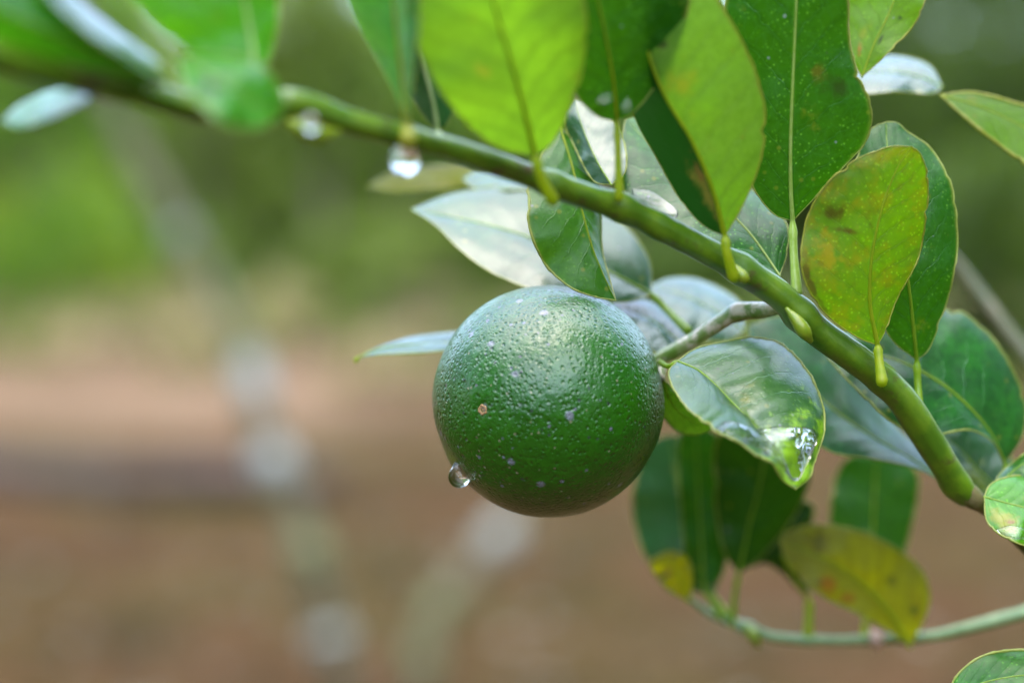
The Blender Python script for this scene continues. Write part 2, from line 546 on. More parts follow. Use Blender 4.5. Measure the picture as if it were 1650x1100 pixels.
M_ground = g.end(g.n('BsdfPrincipled', {'Base Color': c0, 'Roughness': 0.95, 'Specular IOR Level': 0.04, 'Normal': bp}))
bm = bmesh.new()
gx = [-400, -120, -50, -25, -15, -10] + [x * 0.5 for x in range(-16, 17)] + [10, 15, 25, 50, 120, 400]
gy = [-400, -120, -50, -20, -8, -3] + [y * 0.5 for y in range(0, 41)] + [23, 28, 36, 50, 80, 140, 400]


def gh(x, y):
    f = min(1.0, max(0.0, (math.hypot(x, y) - 1) / 4)) * (1 if math.hypot(x, y) < 60 else 0.3)
    return 0.07 * f * noise.noise(Vector((x * 0.5, y * 0.5, 0)))


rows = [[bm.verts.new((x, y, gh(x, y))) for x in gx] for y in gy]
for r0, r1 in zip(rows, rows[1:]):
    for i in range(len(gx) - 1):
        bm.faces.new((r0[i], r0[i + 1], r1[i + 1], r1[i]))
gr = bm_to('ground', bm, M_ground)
tag(gr, kind='structure')


def cards(bm, center, rad, n, size, rnd, hollow=0.35, droop=0.3, clump=9, mats=(0, 1)):
    """leaf-shaped faces gathered in clumps through an ellipsoid"""
    cs = []
    for _ in range(clump):
        while True:
            v = Vector((rnd.uniform(-1, 1), rnd.uniform(-1, 1), rnd.uniform(-1, 1)))
            if hollow < v.length < 1: break
        cs.append((v, rnd.uniform(0.25, 0.5)))
    for _ in range(n):
        cv, cr = rnd.choice(cs)
        d = Vector((rnd.gauss(0, 1), rnd.gauss(0, 1), rnd.gauss(0, 0.8)))
        d = d / max(d.length, 0.01) * (rnd.random() ** 0.45) * cr
        q = cv * 0.85 + d
        p = Vector((center[0] + q.x * rad[0], center[1] + q.y * rad[1], center[2] + q.z * rad[2]))
        if p.z < 0.03: p.z = 0.03 + rnd.random() * 0.2
        s = size * rnd.uniform(0.6, 1.3)
        a = Vector((rnd.gauss(0, 1), rnd.gauss(0, 1), rnd.gauss(0, 0.6) - droop)).normalized()
        b = a.cross(Vector((rnd.gauss(0, 1), rnd.gauss(0, 1), rnd.gauss(0, 1)))).normalized()
        vs = [bm.verts.new(p), bm.verts.new(p + a * s * 0.45 + b * s * 0.25), bm.verts.new(p + a * s), bm.verts.new(p + a * s * 0.45 - b * s * 0.25)]
        f = bm.faces.new(vs)
        f.material_index = rnd.choice(mats)


def folmat(name, c1, c2, rough=0.5):
    g = G(name)
    co_ = g.coord(1)
    n1 = g.noise(co_, 0.9, 3)
    n2 = g.noise(co_, 14, 2)
    c = g.mix(g.ss(g.m_('MULTIPLY_ADD', n2, 0.4, g.m_('MULTIPLY', n1, 0.6)), 0.35, 0.65), c1, c2)
    pb = g.n('BsdfPrincipled', {'Base Color': c, 'Roughness': rough, 'Specular IOR Level': 0.15})
    tb = g.n('BsdfTranslucent', {'Color': g.mix(0.5, c, (0.26, 0.42, 0.02))})
    return g.end(g.n('MixShader', {0: 0.35, 1: pb, 2: tb}))


def barkmat(name, c1, c2, scale=8, c3=None, t3=0.55):
    return solid(name, c1, c2, scale, 0.8, 0.2, 0.8, 0.02, c3=c3, t3=t3, stretch=(1, 1, 0.35))


F = {
    'lime': [folmat('foliage_yellow_green', (0.14, 0.21, 0.006), (0.22, 0.29, 0.008)), folmat('foliage_yellow_green_light', (0.20, 0.28, 0.01), (0.26, 0.32, 0.015))],
    'green': [folmat('foliage_green', (0.055, 0.150, 0.008), (0.09, 0.20, 0.014)), folmat('foliage_green_light', (0.10, 0.19, 0.018), (0.15, 0.25, 0.03))],
    'olive': [folmat('foliage_olive', (0.11, 0.17, 0.022), (0.16, 0.22, 0.036)), folmat('foliage_olive_grey', (0.11, 0.15, 0.03), (0.16, 0.19, 0.05))],
    'dark': [folmat('foliage_dark', (0.022, 0.050, 0.007), (0.04, 0.075, 0.012)), folmat('foliage_dark_olive', (0.038, 0.060, 0.012), (0.055, 0.085, 0.018))],
}
M_bark = barkmat('bark_grey_brown', (0.14, 0.11, 0.08), (0.26, 0.22, 0.17))
M_barkd = barkmat('bark_dark', (0.05, 0.04, 0.03), (0.10, 0.08, 0.055))
M_birch = barkmat('bark_mossy_brown', (0.10, 0.095, 0.055), (0.16, 0.155, 0.09), 5)
M_lich = solid('pale_lichen', (0.28, 0.31, 0.28), (0.40, 0.44, 0.42), 20, 0.9, 0.1, 0.6, 0.004)
M_lichg = solid('green_lichen', (0.15, 0.18, 0.09), (0.21, 0.24, 0.13), 20, 0.9, 0.1, 0.6, 0.004)
M_limbp = barkmat('bark_tan', (0.14, 0.12, 0.07), (0.22, 0.19, 0.12), 5)


def gpt(px, d):
    x = (px - 825) / FPX * d
    return Vector((x, d, 0))


def tree(px, d, h, crad, ctr, kind, label, cat='tree', ncard=1500, size=0.22, trunk_r=0.12, bark=None, lean=0.0, seed=0, name='broadleaf_tree', group=None, clump=14):
    rnd = random.Random(1000 + seed)
    b0 = gpt(px, d) if not isinstance(px, Vector) else px
    root = empty(name, b0 - Vector((0, 0, 0.02)))
    tag(root, label, cat, group)
    bm = bmesh.new()
    top = b0 + Vector((lean * h, rnd.uniform(-.1, .1) * h, h * 0.92))
    n = 14
    pts = []
    for k in range(n + 1):
        t = k / n
        p = b0.lerp(top, t) + Vector((noise.noise(Vector((t * 3, seed, 0))), noise.noise(Vector((t * 3, seed, 5))), 0)) * 0.05 * h * t
        pts.append(p - Vector((0, 0, 0.05)) if k == 0 else p)
    tube_into(bm, pts, [trunk_r * (1.35 if k == 0 else 1 - 0.75 * k / n) for k in range(n + 1)], 10)
    for q in range(7):
        t = 0.35 + 0.55 * q / 7
        p0 = pts[int(t * n)]
        an = rnd.uniform(0, 2 * PI)
        ln = crad[0] * rnd.uniform(0.6, 1.0)
        e = p0 + Vector((math.cos(an) * ln, math.sin(an) * ln, ln * rnd.uniform(0.3, 0.8)))
        mpt = p0.lerp(e, 0.5) + Vector((0, 0, -0.08 * ln))
        r0 = trunk_r * (0.5 - 0.3 * t)
        tube_into(bm, [p0, mpt, e], [r0, r0 * 0.6, r0 * 0.2], 6)
    bm_to('trunk', bm, bark or M_bark, root, b0.copy())
    bm = bmesh.new()
    cards(bm, (b0.x + lean * ctr, b0.y, ctr), crad, ncard, size, rnd, clump=clump)
    bm_to('crown', bm, F[kind], root, Vector((b0.x, b0.y, ctr)), smooth=False)
    return root


G_SH = 'shrubs at the far edge of the clearing'
shr = [
    (-90, 27, 4.4, 'green', 'blurred mid green shrub at the far left edge of the clearing'),
    (35, 30, 3.6, 'lime', 'blurred bright yellow-green shrub at the left edge of the clearing'),
    (190, 36, 3.4, 'green', 'blurred green shrub just right of the bright yellow-green shrub'),
    (310, 38, 2.6, 'olive', 'blurred olive grey shrub behind the leaning pale trunk'),
    (440, 40, 3.4, 'olive', 'blurred dull olive shrub right of the leaning pale trunk'),
    (560, 33, 2.0, 'olive', 'blurred low olive shrub left of the fruit'),
    (700, 36, 3.4, 'olive', 'blurred olive shrub straight behind the left edge of the fruit'),
    (1120, 24, 2.2, 'dark', 'blurred dark shrub seen in the gap between fruit twig and main stem'),
    (1550, 22, 2.6, 'dark', 'blurred dark shrub at the right behind the diagonal stem'),
    (1720, 20, 2.8, 'dark', 'blurred dark shrub at the far right edge of the picture'),
]
for i, (px, d, h, k, lb) in enumerate(shr):
    tree(px, d, h, (h * 0.62, h * 0.6, h * 0.52), h * 0.55, k, lb, 'shrub', 1100, 0.30, 0.06, M_barkd, seed=i, name='shrub', group=G_SH, clump=11)
G_TR = 'trees beyond the clearing'
trs = [
    (-160, 26, 10, (2.6, 2.6, 3.0), 6.3, 'green', 0.03, 'blurred leafy green tree beyond the left edge of the picture'),
    (90, 36, 11, (2.4, 2.6, 2.7), 5.6, 'green', -0.02, 'blurred fresh green tree above the bright yellow-green shrub'),
    (330, 47, 13, (2.8, 3.0, 4.2), 7.2, 'olive', 0.02, 'blurred greyish olive tree behind the leaning pale trunk'),
    (520, 38, 11, (1.9, 2.4, 3.0), 6.0, 'olive', 0.0, 'blurred olive tree left of the two narrow upright leaves'),
    (640, 44, 12, (2.2, 2.6, 3.4), 6.4, 'green', 0.02, 'blurred light green tree behind the hanging white drop'),
    (585, 53, 13, (3.6, 2.6, 4.6), 6.6, 'olive', 0.0, 'blurred pale olive tree far behind the hanging white drop'),
    (1400, 50, 13, (3.6, 2.6, 4.6), 6.6, 'dark', 0.0, 'blurred dark tree far behind the white shining leaf at upper right'),
    (1000, 46, 12, (3.4, 3.0, 4.0), 6.6, 'green', 0.0, 'blurred green tree hidden mostly behind the upright leaves'),
    (1500, 34, 12, (3.0, 3.0, 3.8), 6.6, 'dark', 0.0, 'blurred dark tree right of the upright leaves'),
    (1690, 28, 11, (2.4, 2.6, 3.2), 6.0, 'dark', -0.02, 'blurred dark green tree at the right edge of the picture'),
]
for i, (px, d, h, cr_, ct, k, ln, lb) in enumerate(trs):
    tree(px, d, h, cr_, ct, k, lb, 'tree', 2600, 0.36, 0.16, M_bark if k != 'dark' else M_barkd, ln, seed=40 + i, group=G_TR, clump=22)

# dry grass and low weeds between the shrubs
rnd = random.Random(23)
bm = bmesh.new()
for _ in range(120):
    d_ = rnd.uniform(17.5, 36)
    px_ = rnd.uniform(-150, 1800)
    c_ = gpt(px_, d_)
    hh = rnd.uniform(0.35, 1.5) * min(1, (d_ - 12) / 14)
    tanny = rnd.random() < (0.75 if px_ < 700 else 0.35)
    cards(bm, (c_.x, c_.y, hh * 0.45), (rnd.uniform(0.4, 1.1), 0.8, hh * 0.55), 110, 0.22, rnd, hollow=0.0, droop=-0.9, clump=5, mats=(0, 0, 1) if tanny else ((2, 1) if px_ < 1150 else (3, 2)))
ug = bm_to('undergrowth', bm, [folmat('dry_grass', (0.30, 0.21, 0.12), (0.42, 0.31, 0.19)), folmat('dry_weed', (0.16, 0.15, 0.06), (0.22, 0.19, 0.09)), F['olive'][0], F['dark'][1]], smooth=False)
tag(ug, 'blurred dry grass and low weeds at the foot of the shrubs', 'undergrowth', kind='stuff')

# far woods all round: one mass
rnd = random.Random(5)
bm = bmesh.new()
for k in range(46):
    a = 2 * PI * k / 46 + rnd.uniform(-.05, .05)
    dd = rnd.uniform(58, 74)
    h = rnd.uniform(15, 20)
    front = math.cos(a)
    n = 2000 if front > 0.8 else 420
    cards(bm, (math.sin(a) * dd, math.cos(a) * dd, h * 0.46), (7.0, 5.0, h * 0.54), n, 1.0 if front > 0.8 else 1.6, rnd, hollow=0.0, clump=44, mats=(0, 0, 2) if a < 0.13 or a > 4.7 else (1,))
for k in range(22):                                   # denser understorey of the front woods
    a = -0.5 + k / 21.0
    cards(bm, (math.sin(a) * 52, math.cos(a) * 52, 4.2), (2.6, 2.0, 4.4), 1100, 0.9, rnd, hollow=0.0, clump=40, mats=(0, 0, 2) if a < 0.13 else (1,))
# unseen trees added beside and behind the camera to shape the reflections
for (cx, cy, ch, rx, ry, rz, n) in ((-5.2, -1.5, 3.6, 2.2, 3.0, 3.4, 2600), (-6.0, 3.6, 3.2, 1.8, 1.8, 3.0, 1200), (4.6, -1.0, 3.6, 2.2, 3.2, 3.5, 3000), (6.6, 3.4, 3.2, 1.8, 1.8, 3.0, 1200),
                                   (-4.5, -9.0, 1.7, 2.6, 1.6, 1.8, 1800), (0.0, -9.5, 1.6, 2.8, 1.6, 1.7, 1800), (4.6, -8.5, 2.0, 2.8, 1.6, 2.1, 2000)):
    cards(bm, (cx, cy, ch), (rx, ry, rz), n, 0.45, rnd, hollow=0.0, clump=26, mats=(1,))
wd = bm_to('woodland', bm, [folmat('foliage_far_olive', (0.15, 0.25, 0.022), (0.20, 0.31, 0.034)), F['dark'][1], F['olive'][1]], smooth=False)
tag(wd, 'blurred far woodland closing off the whole background, plus unseen trees added round the camera', 'woodland', kind='stuff')

# two pale saplings in the clearing, five metres off
def sapling(pts, wd0, wd1, d, mat, label, crownkind, seed, patches=()):
    pw = [W(x, y, dd) for x, y, dd in pts]
    base = pw[0].copy(); base.z = gh(base.x, base.y) - 0.03
    pw = [base] + pw
    root = empty('sapling', base.copy()); tag(root, label, 'sapling', 'pale saplings in the clearing')
    cf = crom([tuple(p) for p in pw], 40)
    # chord length in 3-D
    cum = [0]
    for a_, b_ in zip(cf[0], cf[0][1:]): cum.append(cum[-1] + math.dist(a_, b_))
    ps = [Vector(at_s(cf[0], cum, k / 60)) for k in range(61)]
    rs = [(wd0 + (wd1 - wd0) * k / 60) * (1 + 0.22 * noise.noise(Vector((k * 0.23, seed, 0)))) for k in range(61)]
    bm = bmesh.new(); tube_into(bm, ps, rs, 14)
    rnd = random.Random(seed)
    bm_to('trunk', bm, mat, root, base.copy())
    for py0, py1, grow, lm in patches:          # lichen crusts round the bark
        idx = [k for k in range(61) if py0 <= 550 - (ps[k] - CAM).dot(UPV) / (ps[k] - CAM).dot(FWD) * FPX <= py1]
        if len(idx) < 2: idx = [idx[0] - 1, idx[0], idx[0] + 1] if idx else [3, 4, 5]
        n_ = 14
        pp = [Vector(at_s(cf[0], cum, (idx[0] + (idx[-1] - idx[0]) * q / n_) / 60)) for q in range(n_ + 1)]
        bm = bmesh.new()
        tube_into(bm, pp, [rs[idx[0]] * grow * (0.55 + 0.45 * math.sin(PI * min(1, max(0, q / n_))) ** 0.4) for q in range(n_ + 1)], 18)
        for v in bm.verts: v.co += Vector((1, 1, 0)) * 0.006 * noise.noise(v.co * 25)
        bm_to('lichen_patch', bm, lm, root, base.copy())
    tp = ps[-1]
    bm = bmesh.new()
    for q in range(9):
        k = 36 + q * 2
        e = ps[k] + Vector((rnd.uniform(-.5, .5), rnd.uniform(-.4, .5), rnd.uniform(0.25, 0.6)))
        if k < 52: e = ps[k] + (e - ps[k]) * 0.35
        tube_into(bm, [ps[k], ps[k].lerp(e, 0.5) + Vector((0, 0, -0.02)), e], [rs[k] * 0.5, rs[k] * 0.3, rs[k] * 0.1], 6)
    bm_to('limb', bm, mat, root, base.copy())
    bm = bmesh.new()
    cards(bm, tuple(tp + Vector((0, 0, 0.4))), (0.7, 0.6, 0.5), 500, 0.09, rnd, clump=10)
    bm_to('crown', bm, F[crownkind], root, base.copy(), smooth=False)
    return root


sapling([(560, 1150, 5.0), (500, 900, 5.0), (432, 720, 5.05), (392, 560, 5.1), (330, 440, 5.15), (240, 290, 5.2), (160, 120, 5.3), (60, -120, 5.4), (0, -420, 5.5)],
        0.046, 0.026, 5.0, M_birch, 'blurred pale lichen-spotted trunk leaning to the left in the clearing', 'green', 3,
        [(985, 1050, 1.35, M_lich), (850, 925, 1.25, M_lichg), (705, 800, 1.30, M_lich), (560, 660, 1.25, M_lich), (430, 500, 1.15, M_lichg), (350, 400, 1.1, M_lich)])
sapling([(670, 1160, 5.0), (690, 1010, 5.0), (745, 930, 5.05), (815, 850, 5.1), (880, 720, 5.2), (930, 500, 5.3), (950, 200, 5.4), (960, -150, 5.5), (940, -420, 5.6)],
        0.036, 0.022, 5.0, M_limbp, 'blurred pale trunk rising from lower left to behind the fruit', 'olive', 4,
        [(830, 890, 1.45, M_lich), (950, 1020, 1.3, M_lichg), (1050, 1090, 1.3, M_lichg)])

# fallen log and leaf litter
bm = bmesh.new()
lp = [Vector((x, 10.6 + 0.5 * math.sin(x * 0.8) - 0.12 * (x + 3), 0.10 + 0.02 * math.sin(x * 3))) for x in [-6 + 0.35 * k for k in range(15)]]
tube_into(bm, lp, [0.15 - 0.004 * k + 0.012 * math.sin(k * 2.1) for k in range(15)], 14)
for v in bm.verts: v.co += Vector((0, 1, 1)) * 0.02 * noise.noise(v.co * 5)
lo = bm_to('fallen_log', bm, barkmat('log_bark', (0.055, 0.042, 0.036), (0.12, 0.09, 0.075), 6), None, Vector((-3.5, 10.6, 0)))
tag(lo, 'blurred dark fallen log lying across the ground at left', 'log')
rnd = random.Random(11)
bm = bmesh.new()
for _ in range(7000):
    y = 3.2 + rnd.random() ** 1.5 * 17
    x = rnd.uniform(-0.42, 0.42) * (y + 2)
    p = Vector((x, y, gh(x, y) + rnd.uniform(0.004, 0.02)))
    s = rnd.uniform(0.04, 0.10); an = rnd.uniform(0, 2 * PI)
    a_ = Vector((math.cos(an), math.sin(an), rnd.uniform(-.2, .35))); b_ = Vector((-math.sin(an), math.cos(an), rnd.uniform(-.25, .25)))
    f = bm.faces.new([bm.verts.new(p - a_ * s * .5), bm.verts.new(p + b_ * s * .28), bm.verts.new(p + a_ * s * .5), bm.verts.new(p - b_ * s * .28)])
    f.material_index = rnd.choices((0, 1, 2, 3), (5, 4, 2, 1))[0]
ll = bm_to('leaf_litter', bm, [solid('dry_leaf_brown', (0.10, 0.050, 0.024), (0.16, 0.09, 0.045), 6, 0.9, 0.05), solid('dry_leaf_tan', (0.15, 0.10, 0.045), (0.21, 0.15, 0.07), 6, 0.9, 0.05),
                               solid('dry_leaf_dark', (0.07, 0.045, 0.03), (0.12, 0.08, 0.05), 6, 0.9, 0.05), solid('dry_leaf_pale', (0.34, 0.30, 0.24), (0.45, 0.42, 0.35), 6, 0.9, 0.05)], smooth=False)
tag(ll, 'dry brown fallen leaves strewn over the blurred ground', 'leaf litter', kind='stuff')
# ================================================================== MAIN BRANCH
M_stem = solid('stem_green', (0.065, 0.160, 0.003), (0.115, 0.220, 0.005), 160, 0.40, 0.5, 0.6, 0.0004, coat=0.45, c3=(0.085, 0.070, 0.02), t3=0.63)
M_twig = solid('twig_grey_green', (0.14, 0.26, 0.03), (0.28, 0.36, 0.12), 260, 0.42, 0.5, 0.5, 0.0005, coat=0.8, c3=(0.70, 0.62, 0.48), t3=0.52)
M_twigb = solid('twig_brown', (0.12, 0.12, 0.03), (0.22, 0.16, 0.08), 180, 0.6, 0.4, 0.5, 0.0005)
M_bud = solid('bud_green', (0.20, 0.32, 0.012), (0.28, 0.36, 0.02), 500, 0.35, coat=0.3, tf=0.2)

BR = [(-160, 40, -13, 60), (-60, 72, -12, 56), (0, 92, -11.5, 52), (120, 125, -10.5, 48), (230, 150, -10, 46), (330, 178, -9.2, 44), (420, 176, -8.6, 44), (480, 168, -8.2, 42),
      (560, 195, -7.6, 40), (640, 217, -7.0, 40), (720, 238, -6.3, 40), (800, 264, -5.4, 38), (880, 293, -4.7, 40), (950, 318, -4.1, 42), (1010, 338, -3.6, 42),
      (1080, 374, -3.0, 42), (1140, 405, -2.5, 44), (1200, 438, -2.0, 46), (1262, 480, -1.6, 48), (1315, 532, -1.2, 50), (1365, 567, -0.9, 48), (1415, 605, -0.6, 47),
      (1455, 645, -0.3, 48), (1492, 700, 0.1, 49), (1522, 748, 0.5, 46), (1540, 778, 0.8, 44), (1554, 796, 0.95, 38)]
branch = empty('citrus_branch', P(-160, 40, -13))
tag(branch, 'green citrus branch in focus running from upper left to lower right with leaves', 'branch')
stem(branch, 'stem', BR, M_stem, 28, 260, 0.05, nodes=[(890, 297, 0.18, 18), (1000, 335, 0.22, 18), (1060, 368, 0.14, 16), (1190, 436, 0.22, 20), (1290, 505, 0.16, 18), (1420, 610, 0.10, 16), (1545, 780, 0.12, 20), (655, 222, 0.2, 18), (450, 172, 0.2, 24)])
stem(branch, 'side_twig', [(1040, 596, 1.6, 20), (1062, 578, 1.4, 22), (1110, 552, 1.1, 24), (1160, 520, 0.8, 25), (1190, 503, 0.6, 27), (1230, 500, 0.2, 27), (1270, 494, -0.4, 26), (1300, 512, -0.9, 24)],
     M_twig, 16, 60, 0.10, nodes=[(1188, 502, 0.25, 12)], sd_=2)
stem(branch, 'end_twig', [(1540, 780, 0.8, 40), (1566, 802, 0.95, 36), (1584, 815, 1.1, 26), (1610, 836, 1.2, 20), (1650, 878, 1.5, 20), (1700, 930, 1.8, 20)], M_twigb, 12, 40, 0.1, sd_=4)
def bud(parent, pts, mat=None, name='bud'):
    return stem(parent, name, pts, mat or M_bud, 14, 24, 0.03, sd_=7)
bud(branch, [(1268, 498, -1.9, 8), (1283, 516, -2.0, 20), (1296, 534, -2.0, 24), (1305, 548, -1.8, 12)])
bud(branch, [(462, 196, -8.6, 10), (490, 208, -8.8, 34), (520, 218, -8.6, 30), (545, 212, -8.2, 10)])
bud(branch, [(1180, 430, -2.6, 16), (1196, 446, -2.8, 22), (1204, 452, -2.6, 10)])

# ---- leaves above the branch
leaf(branch, [(862, 250), (845, 180), (825, 105), (800, 20), (785, -70), (772, -190)],
     [(800, 236), (742, 190), (700, 130), (668, 60), (655, -10), (672, -100)],
     [(892, 228), (924, 160), (942, 90), (944, 20), (922, -60), (860, -140)], -6.0, -8.8, -0.4, 0.6, -0.3, 'under',
     'large bright yellow-green leaf lit through from behind, left of the dark green leaf', [(872, 285, -5.9), (890, 322, -5.6)], 20, 0.08, tf=0.62, spots=[(0.30, 0.33, 0.05, 0.03, (0.40, 0.42, 0.02))])
leaf(branch, [(655, 205), (650, 130), (640, 50), (630, -50), (620, -150)], [(640, 160), (612, 105), (572, 30), (548, -50), (570, -120)],
     [(662, 150), (672, 80), (676, 10), (660, -80)], -7.2, -7.8, 1.6, -1.2, 0, 'teal',
     'narrow folded leaf with a brown-yellow rib standing left of the large bright leaf', [(658, 225, -7.4)], 28, petmat=solid('petiole_olive', (0.34, 0.40, 0.01), (0.34, 0.28, 0.02), 200, tf=0.4), a=(0.04, 0.3, 0.02), tf=0.4, tr=(0.2, 0.7, 0.05), coat=0.3)
leaf(branch, [(706, 214), (698, 165), (682, 105), (664, 40), (650, -50)], [(684, 190), (660, 150), (644, 90), (634, 20)],
     [(724, 195), (732, 150), (720, 80), (695, 0)], -5.2, -5.4, 0.8, 0.6, 0, 'teal',
     'small blue-green leaf with a pale rib half hidden by the large bright leaf', [(712, 236, -6.2)], 16, petmat=solid('petiole_pale', (0.34, 0.46, 0.20), (0.42, 0.52, 0.26), 200), rib=(0.4, 0.5, 0.25))
leaf(branch, [(994, 196), (988, 130), (976, 62), (962, -8), (950, -90), (940, -180)], [(958, 184), (922, 140), (905, 60), (900, -20), (905, -110)],
     [(1024, 178), (1064, 125), (1096, 55), (1110, -20), (1060, -120)], -4.4, -7.4, -0.4, 0.5, 0.2, 'dark',
     'dark green leaf with a pale rib between the large bright leaf and the folded yellow-green leaf', [(996, 250, -4.4), (998, 318, -4.3)], 14, 0.10, a=(0.02, 0.14, 0.008), petmat=M_pety, sp=0.3)
leaf(branch, [(1168, 380), (1148, 305), (1114, 226), (1074, 160), (1046, 90), (1034, 10), (1050, -90)],
     [(1132, 362), (1094, 318), (1056, 250), (1022, 186), (1000, 110), (1000, 20)],
     [(1200, 325), (1228, 250), (1232, 170), (1205, 85), (1165, 15), (1110, -60)], -3.2, -5.6, 1.8, 0.5, -0.2, 'under',
     'folded yellow-green leaf with rust mottling beside its rib, in front of the big dark leaf', [(1172, 410, -3.2), (1182, 446, -3.0)], 18, 0.06, lh=(0.02, 0.13, 0.008),
     spots=[(0.40, 0.14, 0.09, 0.14, (0.24, 0.20, 0.03)), (0.42, 0.24, 0.04, 0.05, (0.16, 0.09, 0.02)), (0.60, 0.52, 0.08, 0.05, (0.36, 0.38, 0.01)), (0.58, 0.66, 0.03, 0.015, (0.04, 0.05, 0.01))])
leaf(branch, [(1277, 356), (1274, 300), (1274, 220), (1278, 120), (1283, 10), (1288, -120)],
     [(1246, 344), (1214, 300), (1190, 220), (1172, 120), (1166, 20), (1200, -80)],
     [(1302, 330), (1352, 276), (1396, 225), (1404, 172), (1382, 118), (1368, 55), (1364, -10), (1330, -90)], -1.3, -3.4, 0.4, -0.1, 0.0, 'dark',
     'big dark green leaf with a straight pale rib, dotted glands and a dark scar at its right', [(1279, 410, -1.4), (1284, 470, -1.6)], 16, 0.10, dot=1.0, ba=0.25, a=(0.022, 0.135, 0.006),
     petmat=solid('petiole_light', (0.50, 0.72, 0.14), (0.60, 0.80, 0.22), 500, 0.3, coat=0.3, tf=0.45), nv=84, nu=20,
     spots=[(0.80, 0.46, 0.10, 0.045, (0.03, 0.055, 0.006)), (0.70, 0.50, 0.06, 0.03, (0.14, 0.13, 0.01))])
leaf(branch, [(1389, 124), (1408, 72), (1434, 18), (1456, -50), (1470, -120)], [(1372, 92), (1366, 30), (1368, -30), (1400, -100)],
     [(1424, 92), (1474, 38), (1494, -20), (1490, -90)], 0.6, 0.8, 0.3, -0.4, 0, 'yellow',
     'yellow-green leaf with black specks and an orange spot, upper right of the big dark leaf', None, 8, sp=0.9, spots=[(0.22, 0.16, 0.07, 0.05, (0.50, 0.16, 0.01)), (0.62, 0.26, 0.05, 0.03, (0.02, 0.03, 0.01)), (0.72, 0.42, 0.05, 0.02, (0.02, 0.03, 0.01))])
leaf(branch, [(1519, 140), (1475, 122), (1425, 116), (1370, 118), (1320, 130)], [(1495, 104), (1440, 90), (1395, 98), (1350, 108)],
     [(1500, 152), (1450, 148), (1400, 152), (1350, 150)], 4.0, 4.0, 1.3, -0.9, 0, 'teal',
     'leaf shining white under the open sky, right of the big dark leaf', None, 8, 0.1, ro=0.25, coat=1.0)
leaf(branch, [(1516, 154), (1580, 172), (1650, 205), (1720, 240), (1800, 290)], [(1570, 150), (1640, 168), (1710, 188), (1770, 230)],
     [(1556, 190), (1606, 230), (1670, 275), (1740, 300)], 2.6, 2.4, 0.6, -0.4, 0, 'yellow',
     'green and yellow pointed leaf entering from the right edge, tip to the left', None, 8, rim=7, a=(0.12, 0.26, 0.01))
leaf(branch, [(1477, 580), (1468, 490), (1456, 400), (1442, 310), (1430, 240), (1428, 197)],
     [(1436, 545), (1405, 480), (1380, 390), (1374, 300), (1388, 228), (1410, 204)],
     [(1500, 556), (1530, 470), (1543, 390), (1534, 300), (1500, 240), (1462, 212), (1446, 198)], 0.2, 0.4, 0.3, 0.5, -0.9, 'dark',
     'dark green upright leaf with a pale rim standing behind the yellow mottled leaf', [(1479, 620, 0.2), (1482, 668, 0.0)], 14, 0.12, ba=0.3, dot=0.9, a=(0.022, 0.13, 0.01), petmat=M_pet)
leaf(branch, [(1414, 556), (1402, 490), (1404, 420), (1420, 340), (1446, 270), (1468, 236)],
     [(1376, 540), (1325, 500), (1296, 450), (1292, 395), (1312, 325), (1362, 268), (1428, 238)],
     [(1428, 530), (1446, 480), (1478, 420), (1492, 350), (1495, 290), (1484, 250)], -1.4, -2.4, -0.3, 0.5, -0.1, 'yellow',
     'mottled yellow leaf with rusty marks standing in front of the dark upright leaf', [(1417, 585, -1.6), (1421, 614, -1.9)], 17, 0.07, rust=1.0, dot=1.0, ba=1.25, bs=150, bl=(0.40, 0.30, 0.005), nv=84, nu=18,
     spots=[(0.16, 0.60, 0.07, 0.035, (0.10, 0.05, 0.006)), (0.27, 0.53, 0.10, 0.014, (0.13, 0.055, 0.008)), (0.17, 0.42, 0.12, 0.08, (0.46, 0.34, 0.005)), (0.03, 0.28, 0.03, 0.12, (0.10, 0.06, 0.01))])
# ---- leaves behind the branch, over the fruit
leaf(branch, [(1050, 474), (985, 440), (900, 400), (820, 372), (740, 352), (662, 337)],
     [(1046, 420), (1010, 366), (950, 322), (880, 298), (800, 300), (725, 312)],
     [(1010, 486), (930, 482), (850, 464), (785, 436), (740, 402), (700, 362)], 3.2, 4.0, 1.7, -1.3, -0.5, 'teal',
     'wide pale leaf shining mint white, its tip pointing left above the fruit', [(1075, 500, 3.0), (1108, 532, 2.2)], 14, 0.10, coat=0.9, ro=0.34)
leaf(branch, [(900, 300), (860, 290), (810, 284), (745, 288)], [(870, 276), (820, 270), (775, 274)], [(870, 306), (810, 306), (765, 304)], 5.0, 5.4, 1.0, -0.8, 0, 'teal',
     'small pale leaf just above the wide mint white leaf', None, 8, coat=0.9)
leaf(branch, [(902, 205), (922, 268), (936, 330), (954, 396), (974, 446), (992, 484)],
     [(872, 250), (850, 308), (854, 370), (878, 425), (918, 462), (958, 478)],
     [(934, 240), (962, 285), (968, 340), (970, 400), (982, 450)], 0.8, -0.5, -0.4, 0.7, -0.3, 'mid',
     'mid green leaf hanging behind the branch with its tip touching the top of the fruit', None, 10, 0.08, petmat=M_pety, a=(0.05, 0.2, 0.012), dot=0.5, rim=4)
leaf(branch, [(985, 298), (962, 260), (940, 210), (925, 160)], [(955, 290), (925, 235), (908, 190)], [(1008, 275), (1004, 225), (970, 170)], -0.5, 1.0, 0.3, 0.3, 0, 'teal',
     'pale blue-grey glossy leaf with dark specks just right of the large bright leaf base', None, 7, 0.05, qu=0.1, coat=1.0, sp=1.2, ro=0.4, bump=0.25)
